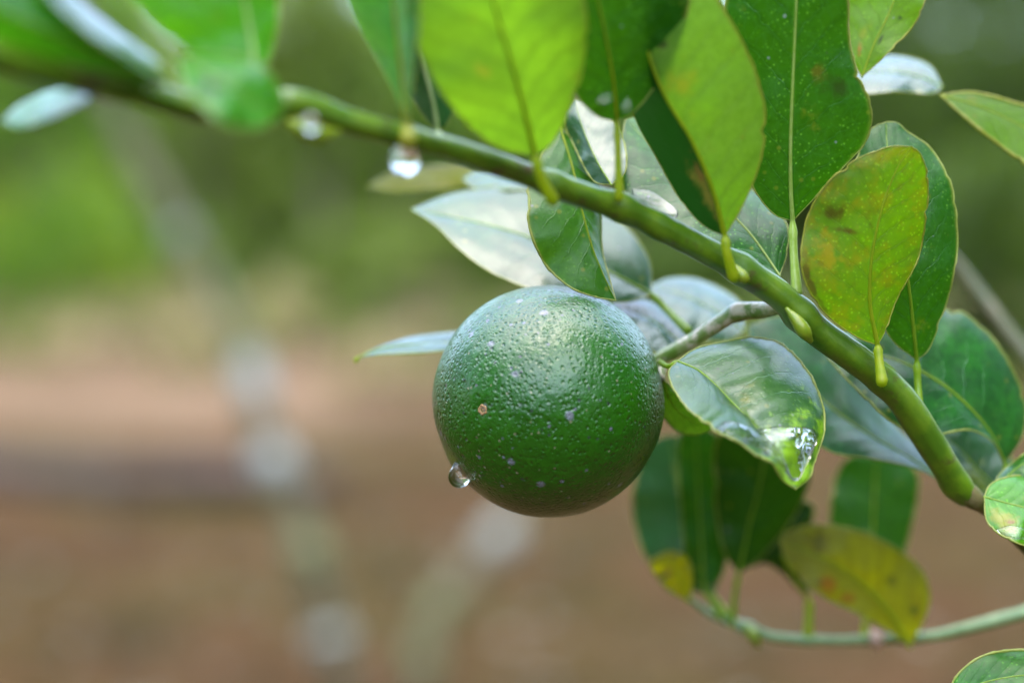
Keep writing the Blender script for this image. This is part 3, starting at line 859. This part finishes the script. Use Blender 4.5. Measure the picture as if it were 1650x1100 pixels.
PUD = leaf(branch, [(1256, 444), (1216, 386), (1176, 342), (1120, 292), (1060, 244), (1008, 192)],
     [(1200, 438), (1130, 400), (1060, 356), (1006, 310), (996, 250)],
     [(1270, 400), (1264, 352), (1222, 314), (1150, 250), (1085, 205), (1040, 188)], -0.6, 1.2, -0.8, 1.0, 0, 'dark',
     'dark glossy leaf lying behind the stem with a small puddle of water on it', None, 9, 0.08, dot=1.2, sp=0.9, coat=0.7, nv=84, nu=18, petmat=solid('rib_pale', (0.3, 0.4, 0.08), (0.35, 0.45, 0.1), 500))
leaf(branch, [(1106, 562), (1070, 530), (1030, 505), (985, 490)], [(1110, 530), (1070, 495), (1020, 478)], [(1085, 575), (1040, 560), (1000, 525)], 2.4, 3.4, 1.3, -1.0, 0, 'teal',
     'pale leaf shining white close behind the upper right side of the fruit', None, 8, coat=0.9, ro=0.34)
leaf(branch, [(1200, 532), (1150, 500), (1100, 475), (1045, 462)], [(1190, 485), (1130, 452), (1080, 448)], [(1170, 550), (1110, 540), (1065, 500)], 4.2, 5.0, 1.7, -1.2, 0, 'teal',
     'blurred pale green leaf behind the grey side twig', None, 8, coat=0.9, ro=0.34)
leaf(branch, [(577, 576), (620, 560), (680, 554), (740, 552), (830, 548)], [(605, 562), (660, 544), (720, 536), (790, 530)], [(610, 572), (660, 570), (720, 566), (790, 562)], 3.0, 3.0, 1.5, -0.8, 0, 'teal',
     'narrow white shining leaf sticking out left from behind the fruit', [(574, 580, 3.0)], 8, coat=0.9, petmat=M_pety)
leaf(branch, [(1068, 610), (1080, 645), (1105, 672), (1150, 690)], [(1060, 650), (1085, 690), (1120, 700)], [(1090, 630), (1125, 650), (1150, 670)], 1.0, 1.6, 0.4, 0, 0, 'mid',
     'small yellow-green leaf in shade between the fruit and the wet leaf', None, 8, a=(0.10, 0.22, 0.01))
# ---- the wet leaf beside the fruit
WET = leaf(branch, [(1092, 582), (1130, 600), (1176, 644), (1218, 688), (1252, 728), (1282, 788)],
     [(1120, 562), (1168, 550), (1215, 543), (1262, 556), (1300, 596), (1324, 645), (1328, 690), (1318, 728), (1305, 768)],
     [(1078, 598), (1086, 628), (1112, 662), (1150, 692), (1190, 712), (1222, 736), (1244, 746), (1260, 772)], -0.8, -3.0, 2.2, -1.7, -0.5, 'mid',
     'wet glossy leaf with a wavy pale rim right beside the fruit, its tip drooping', [(1078, 590, -0.6), (1064, 584, 0.6)], 10, 0.13, 0.03, 4.2, coat=1.0, ro=0.40, cr=0.26, sp=0.5, nv=96, nu=24,
     a=(0.045, 0.18, 0.012), ba=0.3, dot=0.4, petmat=M_pet, spots=[(0.5, 0.95, 0.9, 0.26, (0.50, 0.95, 0.01)), (0.96, 0.62, 0.04, 0.02, (0.03, 0.03, 0.04)), (0.9, 0.74, 0.06, 0.03, (0.12, 0.11, 0.2)), (0.62, 0.985, 0.3, 0.02, (0.1, 0.1, 0.16))])
# ---- leaves lower right
leaf(branch, [(1619, 746), (1592, 692), (1540, 636), (1480, 596), (1410, 570), (1320, 556)],
     [(1648, 700), (1650, 640), (1615, 565), (1575, 520), (1530, 497), (1460, 500), (1380, 525)],
     [(1600, 712), (1560, 692), (1500, 700), (1440, 682), (1375, 622), (1330, 572)], 2.6, 1.8, 1.3, -0.8, -0.6, 'teal',
     'broad blue-green leaf with a curved rib behind the lower stem', [(1625, 775, 2.8), (1632, 800, 3.0)], 12, 0.12, coat=0.4, a=(0.02, 0.18, 0.015), ba=0.25)
leaf(branch, [(1520, 778), (1476, 744), (1404, 702), (1336, 654), (1268, 590), (1205, 525)],
     [(1490, 730), (1440, 680), (1390, 600), (1330, 540), (1260, 508)],
     [(1475, 754), (1400, 738), (1330, 724), (1270, 670), (1215, 590)], 3.2, 4.0, 1.6, -1.0, -0.3, 'teal',
     'long blue-green leaf running behind the wet leaf to the lower stem', [(1545, 800, 2.0)], 12, 0.08, coat=0.4, a=(0.015, 0.16, 0.03))
leaf(branch, [(1620, 800), (1580, 760), (1540, 720), (1500, 690)], [(1640, 760), (1600, 700), (1550, 680)], [(1590, 805), (1540, 780), (1510, 730)], 4.2, 4.4, 0.9, -0.6, 0, 'teal',
     'blurred blue-green leaf with a yellow patch beside the end of the stem', None, 8, spots=[(0.7, 0.35, 0.2, 0.2, (0.2, 0.26, 0.02))])
EDG = leaf(branch, [(1586, 800), (1630, 812), (1690, 826), (1780, 840)], [(1596, 780), (1624, 768), (1670, 768), (1730, 790)], [(1590, 838), (1614, 862), (1660, 880), (1730, 880)], -0.2, -0.6, 1.0, -0.7, 0, 'mid',
     'wet bright leaf with an orange spot cut off by the right edge', None, 7, 0.14, coat=0.6, ro=0.3, cr=0.12, a=(0.10, 0.42, 0.005), b=(0.05, 0.28, 0.004), tf=0.4, tr=(0.4, 0.9, 0.01), rim=4,
     spots=[(0.82, 0.22, 0.14, 0.12, (0.42, 0.40, 0.01)), (0.80, 0.27, 0.04, 0.035, (0.25, 0.07, 0.01))])
leaf(branch, [(1600, 796), (1625, 765), (1660, 740), (1720, 710)], [(1610, 765), (1645, 735), (1690, 705)], [(1640, 790), (1680, 780), (1720, 740)], 0.8, 0.8, 0.6, -0.4, 0, 'mid',
     'green leaf at the right edge just above the wet orange-spotted leaf', None, 7, coat=0.5, a=(0.06, 0.24, 0.01))
leaf(branch, [(1530, 1120), (1600, 1095), (1680, 1085), (1760, 1090)], [(1540, 1090), (1572, 1062), (1612, 1049), (1670, 1048), (1730, 1064)], [(1560, 1140), (1640, 1150), (1710, 1120)], -0.8, -0.8, 0.5, -0.5, 0, 'mid',
     'bright green leaf poking into the lower right corner', None, 7, coat=0.2, rim=5)
# ---- top left, close to the lens
leaf(branch, [(275, 132), (200, 100), (110, 62), (30, 30), (-70, -10), (-180, -60)],
     [(262, 112), (196, 78), (140, 45), (85, 0), (40, -60), (-60, -120)],
     [(240, 135), (160, 118), (60, 88), (-30, 60), (-120, 10)], -11.0, -12.5, 0.5, 0.6, 0, 'dark',
     'blurred dark leaf with a white shining upper margin at the top left corner', None, 14, 0.18, coat=0.6, a=(0.02, 0.22, 0.01), tf=0.4, tr=(0.2, 0.75, 0.01), rim=10)
leaf(branch, [(262, 122), (208, 86), (150, 50), (95, 5), (60, -40)], [(252, 98), (196, 62), (140, 20), (95, -40)], [(240, 118), (185, 84), (128, 42), (78, -5)], -11.2, -12.2, 2.6, -0.5, 0, 'teal',
     'blurred curled leaf edge gleaming white above the top left leaf', None, 6, coat=1.0)
leaf(branch, [(412, 128), (406, 70), (396, 10), (386, -70), (380, -160)], [(350, 112), (280, 66), (222, 14), (190, -50), (230, -120)],
     [(436, 90), (448, 30), (442, -40), (415, -120)], -9.6, -10.4, -0.5, 0.5, 0.4, 'mid',
     'blurred fresh green leaf with a pale rib standing on the branch at upper left', None, 18, 0.08, a=(0.05, 0.34, 0.01), coat=0.4, tf=0.45, tr=(0.25, 0.80, 0.01), petmat=solid('rib_light_green', (0.3, 0.48, 0.12), (0.35, 0.5, 0.15), 200))
leaf(branch, [(286, 92), (330, 118), (375, 145), (420, 172), (452, 188)], [(330, 88), (385, 92), (430, 112), (455, 150)], [(292, 128), (320, 168), (365, 202), (415, 208)], -11.2, -10.6, 1.0, -1.0, -0.5, 'mid',
     'blurred bright green leaf curling down over the branch at upper left', None, 10, 0.15, a=(0.06, 0.36, 0.004), b=(0.03, 0.22, 0.003), coat=0.3, tf=0.4, tr=(0.25, 0.8, 0.01), qu=0.3)
leaf(branch, [(190, 142), (140, 152), (70, 172), (4, 196)], [(140, 138), (80, 148), (30, 170)], [(150, 160), (90, 188), (35, 207)], -9.8, -9.4, 1.6, -1.0, 0, 'mid',
     'blurred whitish leaf pointing left below the branch at the left edge', None, 8, coat=0.7, tf=0.15)
leaf(branch, [(770, 278), (710, 284), (650, 288), (590, 300)], [(740, 262), (680, 268), (630, 278)], [(740, 300), (680, 306), (630, 308)], 8, 9, 0.8, -0.5, 0, 'brown',
     'faint olive leaf far out of focus right of the hanging white drop', None, 7, a=(0.12, 0.16, 0.01), rim=0)

# ================================================================== LOWER TWIG
ZO = 2.6
tw = empty('citrus_twig', P(1750, 950, 5))
tag(tw, 'thin blurred green twig curving along the lower right with dark hanging leaves', 'twig')
stem(tw, 'stem', [(1760, 948, 5.5, 20), (1700, 968, 5.4, 20), (1650, 986, 5.2, 19), (1570, 1008, 5.0, 18), (1500, 1024, 5.0, 17), (1410, 1030, 5.0, 16), (1320, 1031, 5.0, 16), (1250, 1026, 5.0, 16), (1200, 1010, 5.0, 15), (1150, 990, 5.2, 13), (1108, 962, 5.4, 9)],
     solid('young_twig', (0.10, 0.22, 0.06), (0.16, 0.28, 0.09), 260, 0.4, coat=0.3), 14, 90, 0.1, nodes=[(1205, 1012, 0.6, 16), (1302, 1030, 0.25, 12), (1464, 1030, 0.3, 14)], sd_=9)
bud(tw, [(1205, 1010, 4.8, 12), (1214, 1024, 4.7, 22), (1222, 1040, 4.8, 8)])
bud(tw, [(1405, 1016, 4.7, 10), (1412, 1028, 4.6, 26), (1414, 1040, 4.7, 12)], solid('scar_pink', (0.52, 0.34, 0.26), (0.6, 0.42, 0.33), 200), 'leaf_scar')
leaf(tw, [(1150, 960), (1120, 890), (1095, 800), (1080, 700)], [(1090, 940), (1040, 895), (1020, 820), (1030, 750), (1055, 710)], [(1165, 900), (1150, 800), (1110, 710)], 5.4, 6.4, 0.6, 0.2, 0, 'teal',
     'blurred blue-green leaf below the right side of the fruit', [(1172, 990, 5.1)], 10, coat=0.5)
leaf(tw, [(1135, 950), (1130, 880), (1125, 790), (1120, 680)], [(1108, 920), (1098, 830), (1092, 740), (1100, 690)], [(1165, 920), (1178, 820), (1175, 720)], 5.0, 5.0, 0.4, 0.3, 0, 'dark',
     'blurred dark green leaf hanging between the blue-green leaf and the darkest leaf', [(1160, 992, 5.0)], 9, coat=0.0, a=(0.018, 0.14, 0.004), b=(0.008, 0.07, 0.003), tf=0.2, spec=0.2)  # dark leaves here: shade of the leaves above is put into their colours
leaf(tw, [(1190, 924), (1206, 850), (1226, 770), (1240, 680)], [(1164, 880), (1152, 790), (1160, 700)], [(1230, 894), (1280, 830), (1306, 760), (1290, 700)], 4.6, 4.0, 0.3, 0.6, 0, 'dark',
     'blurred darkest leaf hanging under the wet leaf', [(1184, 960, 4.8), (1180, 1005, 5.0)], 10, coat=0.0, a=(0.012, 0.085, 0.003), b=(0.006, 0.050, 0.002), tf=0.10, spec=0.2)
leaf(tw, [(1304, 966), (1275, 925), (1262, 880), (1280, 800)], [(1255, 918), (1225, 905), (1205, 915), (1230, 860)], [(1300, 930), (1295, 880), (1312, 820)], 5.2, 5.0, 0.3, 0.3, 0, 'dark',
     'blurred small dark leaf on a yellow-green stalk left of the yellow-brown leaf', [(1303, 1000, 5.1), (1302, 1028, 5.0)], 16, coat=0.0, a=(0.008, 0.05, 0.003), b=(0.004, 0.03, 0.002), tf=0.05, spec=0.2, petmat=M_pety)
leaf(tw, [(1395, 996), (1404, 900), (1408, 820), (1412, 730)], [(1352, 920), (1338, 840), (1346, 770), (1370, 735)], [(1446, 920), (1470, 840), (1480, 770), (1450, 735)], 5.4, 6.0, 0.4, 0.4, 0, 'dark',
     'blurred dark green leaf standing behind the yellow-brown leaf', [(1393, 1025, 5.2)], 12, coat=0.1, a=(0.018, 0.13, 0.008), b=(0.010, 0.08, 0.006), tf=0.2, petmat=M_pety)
leaf(tw, [(1466, 1040), (1432, 984), (1380, 932), (1320, 896), (1257, 872)],
     [(1492, 990), (1497, 948), (1476, 908), (1430, 876), (1375, 852), (1315, 845), (1270, 856)],
     [(1430, 1014), (1380, 986), (1330, 962), (1290, 932), (1266, 900)], 4.2, 3.8, 0.4, -0.3, 0, 'brown',
     'blurred yellow-brown leaf with orange spots at lower right', None, 14, 0.08,
     spots=[(0.80, 0.62, 0.09, 0.04, (0.48, 0.18, 0.005)), (0.86, 0.48, 0.09, 0.04, (0.42, 0.15, 0.005)), (0.25, 0.15, 0.06, 0.03, (0.06, 0.08, 0.01)), (0.3, 0.36, 0.06, 0.03, (0.08, 0.10, 0.01)), (0.3, 0.8, 0.2, 0.06, (0.14, 0.12, 0.01)), (0.88, 0.66, 0.04, 0.02, (0.08, 0.08, 0.01))])
leaf(tw, [(1110, 968), (1098, 935), (1080, 908), (1055, 896)], [(1116, 930), (1108, 900), (1082, 888)], [(1080, 952), (1056, 925), (1048, 908)], 4.6, 4.2, 0.2, -0.2, 0, 'brown',
     'blurred small yellowish leaf at the left end of the lower twig', None, 9, a=(0.16, 0.2, 0.01))

ZO = 0.0
# out of focus stem at the right
bs = empty('background_stem', P(1535, 420, 14))
tag(bs, 'blurred greyish diagonal stem at right behind the broad blue-green leaf', 'stem')
stem(bs, 'stem', [(1500, 380, 13, 20), (1560, 450, 13, 22), (1620, 530, 12.5, 24), (1700, 640, 12, 26), (1740, 760, 12, 28)], solid('stem_grey', (0.10, 0.12, 0.05), (0.16, 0.15, 0.08), 80), 12, 30, 0.08)
stem(bs, 'side_twig', [(1560, 450, 13, 18), (1600, 520, 14, 16), (1680, 590, 15, 14)], solid('stem_olive', (0.06, 0.10, 0.02), (0.09, 0.13, 0.03), 80), 10, 20, 0.08)

# ================================================================== FRUIT
FC = P(884, 646, 0.4)
FR = PXM(187.5, 0.4) * math.cos(math.atan(187.5 / FPX))
def fdir(px, py):
    """direction from the fruit centre to the surface point seen at a pixel"""
    ray = (W(px, py, 1.0) - CAM).normalized()
    oc = CAM - FC
    b_ = ray.dot(oc)
    disc = b_ * b_ - (oc.length_squared - FR * FR)
    if disc < 0:
        return (oc - ray * b_).normalized()
    return (CAM + ray * (-b_ - math.sqrt(disc)) - FC).normalized()


TIP_PT = tuple(fdir(732, 748) * FR)
g = G('citrus_rind')
tc = g.coord(0.0)
v1 = g.voro(tc, 700)
v2 = g.voro(tc, 1300)
n0 = g.noise(tc, 55, 3)
n1 = g.noise(tc, 24, 3)
n2 = g.noise(tc, 420, 3)
base = g.mix(g.ss(n1, 0.35, 0.65), (0.003, 0.055, 0.0001), (0.009, 0.085, 0.0002))
base = g.mix(g.m_('MULTIPLY', g.ss(n2, 0.4, 0.7), 0.35), base, (0.016, 0.130, 0.001))
pit = g.m_('SUBTRACT', 1.0, g.ss(v1, 0.05, 0.45))
base = g.mix(g.m_('MULTIPLY', pit, 0.35), base, (0.005, 0.040, 0.001))
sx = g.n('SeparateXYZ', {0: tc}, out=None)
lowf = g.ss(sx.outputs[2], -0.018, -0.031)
base = g.mix(g.m_('MULTIPLY', lowf, 0.45), base, (0.032, 0.036, 0.007))     # brown bounce from the ground, painted into the underside
_tp = g.n('VectorMath', {0: tc, 1: TIP_PT}, out=1, operation='DISTANCE')
base = g.mix(g.m_('MULTIPLY', g.m_('SUBTRACT', 1.0, g.ss(g.m_('MULTIPLY_ADD', n2, 0.003, _tp), 0.002, 0.0075)), 0.75), base, (0.13, 0.20, 0.006))
# flyspeck: lavender and dark specks, denser on the left
for sc_, th, colr, seed_ in ((150, 0.10, (0.17, 0.17, 0.22), 1), (330, 0.10, (0.13, 0.135, 0.18), 2), (420, 0.10, (0.025, 0.03, 0.04), 3), (520, 0.06, (0.2, 0.2, 0.12), 4)):
    cc = g.n('Mapping', {'Vector': tc, 'Location': (seed_ * .37, seed_ * .11, seed_ * .23)})
    vv = g.voro(cc, sc_, out=None)
    s3 = g.n('SeparateXYZ', {0: vv.outputs[1]}, out=None)
    leftness = g.m_('MULTIPLY_ADD', g.ss(sx.outputs[0], 0.012, -0.028), 0.45, th * 1.4)
    nr = g.m_('SUBTRACT', 1.0, g.ss(g.m_('MULTIPLY_ADD', n2, 0.20, vv.outputs[0]), 0.20, 0.32))
    base = g.mix(g.m_('MULTIPLY', g.m_('MULTIPLY', nr, g.m_('LESS_THAN', s3.outputs[0], leftness)), 0.8), base, colr)
h = g.m_('MULTIPLY', g.ss(v1, 0.0, 0.50), 1.15)
h = g.m_('MULTIPLY_ADD', g.ss(v2, 0.0, 0.5), 0.45, h)
h = g.m_('MULTIPLY_ADD', n0, 1.8, h)
h = g.m_('MULTIPLY_ADD', g.noise(tc, 430, 3, 0.5), 1.3, h)
h = g.m_('MULTIPLY_ADD', g.noise(tc, 190, 2, 0.5), 2.0, h)
bp = g.n('Bump', {'Height': h, 'Strength': 0.8, 'Distance': 0.00022})
ro = g.m_('MULTIPLY_ADD', g.noise(tc, 90, 4), 0.22, 0.24)
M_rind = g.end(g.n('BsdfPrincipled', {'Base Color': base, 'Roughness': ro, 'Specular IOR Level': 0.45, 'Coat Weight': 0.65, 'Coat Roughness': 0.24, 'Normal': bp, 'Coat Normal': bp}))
fruit = empty('citrus_fruit', FC)
tag(fruit, 'round dark green pitted citrus fruit hanging below the branch', 'fruit')


axis_s = fdir(1070, 610)        # stalk end
axis_s = (axis_s + FWD * 0.25).normalized()
scar = fdir(777, 660)
tipd = fdir(728, 752)


def frad(d):
    r = FR * (1 + 0.011 * noise.noise(d * 1.6 + Vector((4, 2, 1))) + 0.004 * noise.noise(d * 4))
    for dr, amp, wd in ((tipd, 0.012, 0.20), (axis_s, -0.035, 0.22), (scar, -0.012, 0.05), (fdir(712, 720), -0.012, 0.22), (fdir(770, 800), -0.008, 0.2)):
        r += FR * amp * math.exp(-((1 - d.dot(dr)) * 2) / (wd * wd))
    return r


bm = bmesh.new()
bmesh.ops.create_icosphere(bm, subdivisions=7, radius=1)
for v in bm.verts:
    d = v.co.normalized()
    v.co = FC + d * frad(d)
bm_to('rind', bm, M_rind, fruit, FC.copy())
# scar of the style: tan ring with a dark broken centre
M_scar = solid('scar_tan', (0.40, 0.22, 0.09), (0.55, 0.36, 0.18), 3000, 0.7, 0.3, 0.5, 0.0002, c3=(0.05, 0.03, 0.02), t3=0.6)
bm = bmesh.new()
up_ = scar.cross(Vector((0, 0, 1))).normalized(); vp_ = scar.cross(up_)
pc = FC + scar * (frad(scar) + 0.00005)
prev = None
for rr_, hh in ((0.0, 0.0002), (0.0005, -0.0001), (0.0009, 0.00035), (0.0012, 0.0003), (0.0015, -0.0002)):
    rg = [bm.verts.new(pc + (up_ * math.cos(k * PI / 10) + vp_ * math.sin(k * PI / 10)) * rr_ * (1 + 0.12 * math.sin(k * 1.7)) + scar * hh) for k in range(20)]
    if prev:
        for k in range(20): bm.faces.new((prev[k], prev[(k + 1) % 20], rg[(k + 1) % 20], rg[k]))
    prev = rg
bm_to('style_scar', bm, M_scar, fruit, pc.copy())
# calyx and stalk
bm = bmesh.new()
pc = FC + axis_s * frad(axis_s)
ta = axis_s.cross(Vector((0, 0, 1))).normalized(); tb_ = axis_s.cross(ta)
for k in range(5):
    a_ = 2 * PI * k / 5
    dr = ta * math.cos(a_) + tb_ * math.sin(a_)
    tube_into(bm, [pc + axis_s * 0.0006, pc + dr * 0.0016 + axis_s * 0.0008, pc + dr * 0.0030 + axis_s * 0.0001], [0.0009, 0.0009, 0.0004], 8)
tube_into(bm, [pc - axis_s * 0.0008, pc + axis_s * 0.0014], [0.0019, 0.0012], 12)
bm_to('calyx', bm, solid('calyx_brown', (0.05, 0.05, 0.02), (0.14, 0.14, 0.06), 1500, 0.7, c3=(0.5, 0.5, 0.52), t3=0.62), fruit, pc.copy())
bm = bmesh.new()
q1 = P(1062, 580, 1.35)
tube_into(bm, [pc, pc + axis_s * 0.002, q1.lerp(pc + axis_s * 0.003, 0.4), q1], [0.0011, 0.0011, 0.0012, 0.0013], 10)
bm_to('stalk', bm, M_twig, fruit, pc.copy())

# ================================================================== WATER
g = G('water')
M_water = g.end(g.n('BsdfPrincipled', {'Base Color': (1, 1, 1), 'Roughness': 0.0, 'IOR': 1.333, 'Transmission Weight': 1.0}))


g = G('water_sheet')
_co = g.coord(2.0)
_b = g.n('Bump', {'Height': g.n('TexNoise', {'Vector': _co, 'Scale': 170.0, 'Detail': 1.0, 'Distortion': 1.5}), 'Strength': 0.22, 'Distance': 0.0010})
_f = g.m_('MULTIPLY', g.n('Fresnel', {'IOR': 1.33, 'Normal': _b}), 0.9)
M_film = g.end(g.n('MixShader', {0: _f, 1: g.n('BsdfTransparent', {'Color': (1, 1, 1)}), 2: g.n('BsdfGlossy', {'Color': (1, 1, 1), 'Roughness': 0.03, 'Normal': _b})}))


def drop(c, r, label, stretch=1.25, name='water_drop', down=Vector((0, 0, -1)), group=None):
    """hanging drop: round below, drawn up to a neck"""
    bm = bmesh.new()
    bmesh.ops.create_uvsphere(bm, u_segments=40, v_segments=28, radius=1)
    for v in bm.verts:
        z = v.co.z
        k = 1 - 0.42 * max(0, z) ** 1.6
        v.co.x *= k; v.co.y *= k
        v.co.z = z * (stretch if z > 0 else 1.0)
    q = (-down).to_track_quat('Z', 'Y')
    for v in bm.verts: v.co = c + (q @ v.co) * r
    o = bm_to(name, bm, M_water, None, c.copy())
    tag(o, label, 'water drop', group)
    return o


def flatdrop(c, nrm, ax, rx, ry, h, label, name='water_drop', sd_=0.0):
    """bead or puddle lying on a surface"""
    nrm = nrm.normalized(); ax = (ax - nrm * ax.dot(nrm)).normalized(); ay = nrm.cross(ax)
    bm = bmesh.new()
    bmesh.ops.create_uvsphere(bm, u_segments=48, v_segments=24, radius=1)
    for v in bm.verts:
        d = v.co.copy()
        k = 1 + 0.22 * noise.noise(Vector((d.x * 1.8, d.y * 1.8, sd_)))
        z = d.z * (1.0 if d.z > 0 else 0.25)
        v.co = c + ax * d.x * rx * k + ay * d.y * ry * k + nrm * (z * h * (1 + 0.3 * noise.noise(Vector((d.x * 3, d.y * 3, sd_ + 3)))))
    o = bm_to(name, bm, M_water, None, c.copy())
    tag(o, label, 'water drop')
    return o


drop(P(652, 259, -7.2), PXM(25, -7.2), 'large drop gleaming white hanging under the branch left of the bright leaf', 1.5)
drop(P(500, 200, -10.2), PXM(14, -10.2), 'clear drop clinging to the bud under the branch at upper left', 1.2)
dd_ = FC + tipd * frad(tipd)
drop(P(740, 768, -0.6), PXM(18, -0.6), 'clear drop hanging at the lower left of the fruit', 1.5, down=Vector((0.04, 0, -1)).normalized())
flatdrop(P(333, 150, -11.9), -FWD + UPV * 0.5, Vector((1, 0, 0)), PXM(24, -12), PXM(20, -12), PXM(10, -12), 'round drop shining white on the curling leaf at upper left')
flatdrop(P(975, 158, -5.0), -FWD + UPV * 0.3, Vector((1, 0, 0.4)), PXM(16, -5), PXM(9, -5), PXM(8, -5), 'small drop left of the rib at the foot of the dark green leaf')
flatdrop(P(1010, 168, -4.9), -FWD + UPV * 0.3, Vector((0.4, 0, 1)), PXM(14, -5), PXM(8, -5), PXM(8, -5), 'small drop right of the rib at the foot of the dark green leaf')



def film(lf, outline, h, label, lift=0.00004, nr=14, nt=48, ripple=0.0, name='water_film', cat='water'):
    """a sheet of water lying on a leaf: follows the blade below, domed on top"""
    from mathutils.bvhtree import BVHTree
    me = lf.data
    off = lf.location + lf.parent.location
    tree_ = BVHTree.FromPolygons([v.co + off for v in me.vertices], [tuple(p.vertices) for p in me.polygons if p.material_index == 0])
    cf = crom(list(outline) + [outline[0]], nt)
    cx = sum(p[0] for p in outline) / len(outline); cy = sum(p[1] for p in outline) / len(outline)
    bm = bmesh.new()

    def ray(px, py):
        d = (W(px, py, 1.0) - CAM).normalized()
        h_ = tree_.ray_cast(CAM, d)
        if h_[0] is None:
            h_ = tree_.find_nearest(P(px, py, -1.5))
        nn = h_[1] if h_[1].dot(d) < 0 else -h_[1]
        return h_[0], nn
    tops, bots = [], []
    for i in range(nr + 1):
        rr = i / nr
        rt, rb = [], []
        for k in range(nt if i else 1):
            e = at_s(cf[0], cf[1], k / nt)
            px, py = cx + (e[0] - cx) * rr, cy + (e[1] - cy) * rr
            p, nn = ray(px, py)
            th = h * (1 - rr ** 3) * (1 + ripple * noise.noise(Vector((px * 0.03, py * 0.09, 1.0))) + ripple * 0.5 * noise.noise(Vector((px * 0.09, py * 0.2, 4.0))))
            rt.append(bm.verts.new(p + nn * (lift + th)))
            rb.append(bm.verts.new(p + nn * lift * 0.5) if i < nr else rt[-1])
        tops.append(rt); bots.append(rb)
    for rows, flip in ((tops, False), (bots, True)):
        for i in range(nr):
            a_, b_ = rows[i], rows[i + 1]
            for k in range(nt):
                k2 = (k + 1) % nt
                vs = (a_[0], b_[k], b_[k2]) if i == 0 else (a_[k], b_[k], b_[k2], a_[k2])
                if len(set(vs)) == len(vs):
                    try: bm.faces.new(vs[::-1] if flip else vs)
                    except ValueError: pass
    o = bm_to(name, bm, M_film, None, tops[0][0].co.copy())
    tag(o, label, cat)
    return o


film(WET, [(1150, 690), (1176, 678), (1215, 690), (1262, 686), (1306, 690), (1318, 702), (1312, 722), (1298, 752), (1284, 776), (1266, 762), (1246, 736), (1205, 714)], 0.0009,
     'pool of clear water glinting on the lower part of the wet leaf beside the fruit', ripple=0.5)
film(PUD, [(1018, 304), (1046, 306), (1072, 322), (1092, 340), (1086, 352), (1052, 340), (1022, 322)], 0.0008,
     'small glinting puddle on the dark glossy leaf right behind the stem', ripple=0.4, name='water_puddle')
film(EDG, [(1604, 852), (1630, 846), (1668, 856), (1676, 864), (1640, 868), (1616, 862)], 0.0007,
     'streak of water shining on the orange-spotted leaf at the right edge', ripple=0.4)
print('LEAVES', LEAVES)
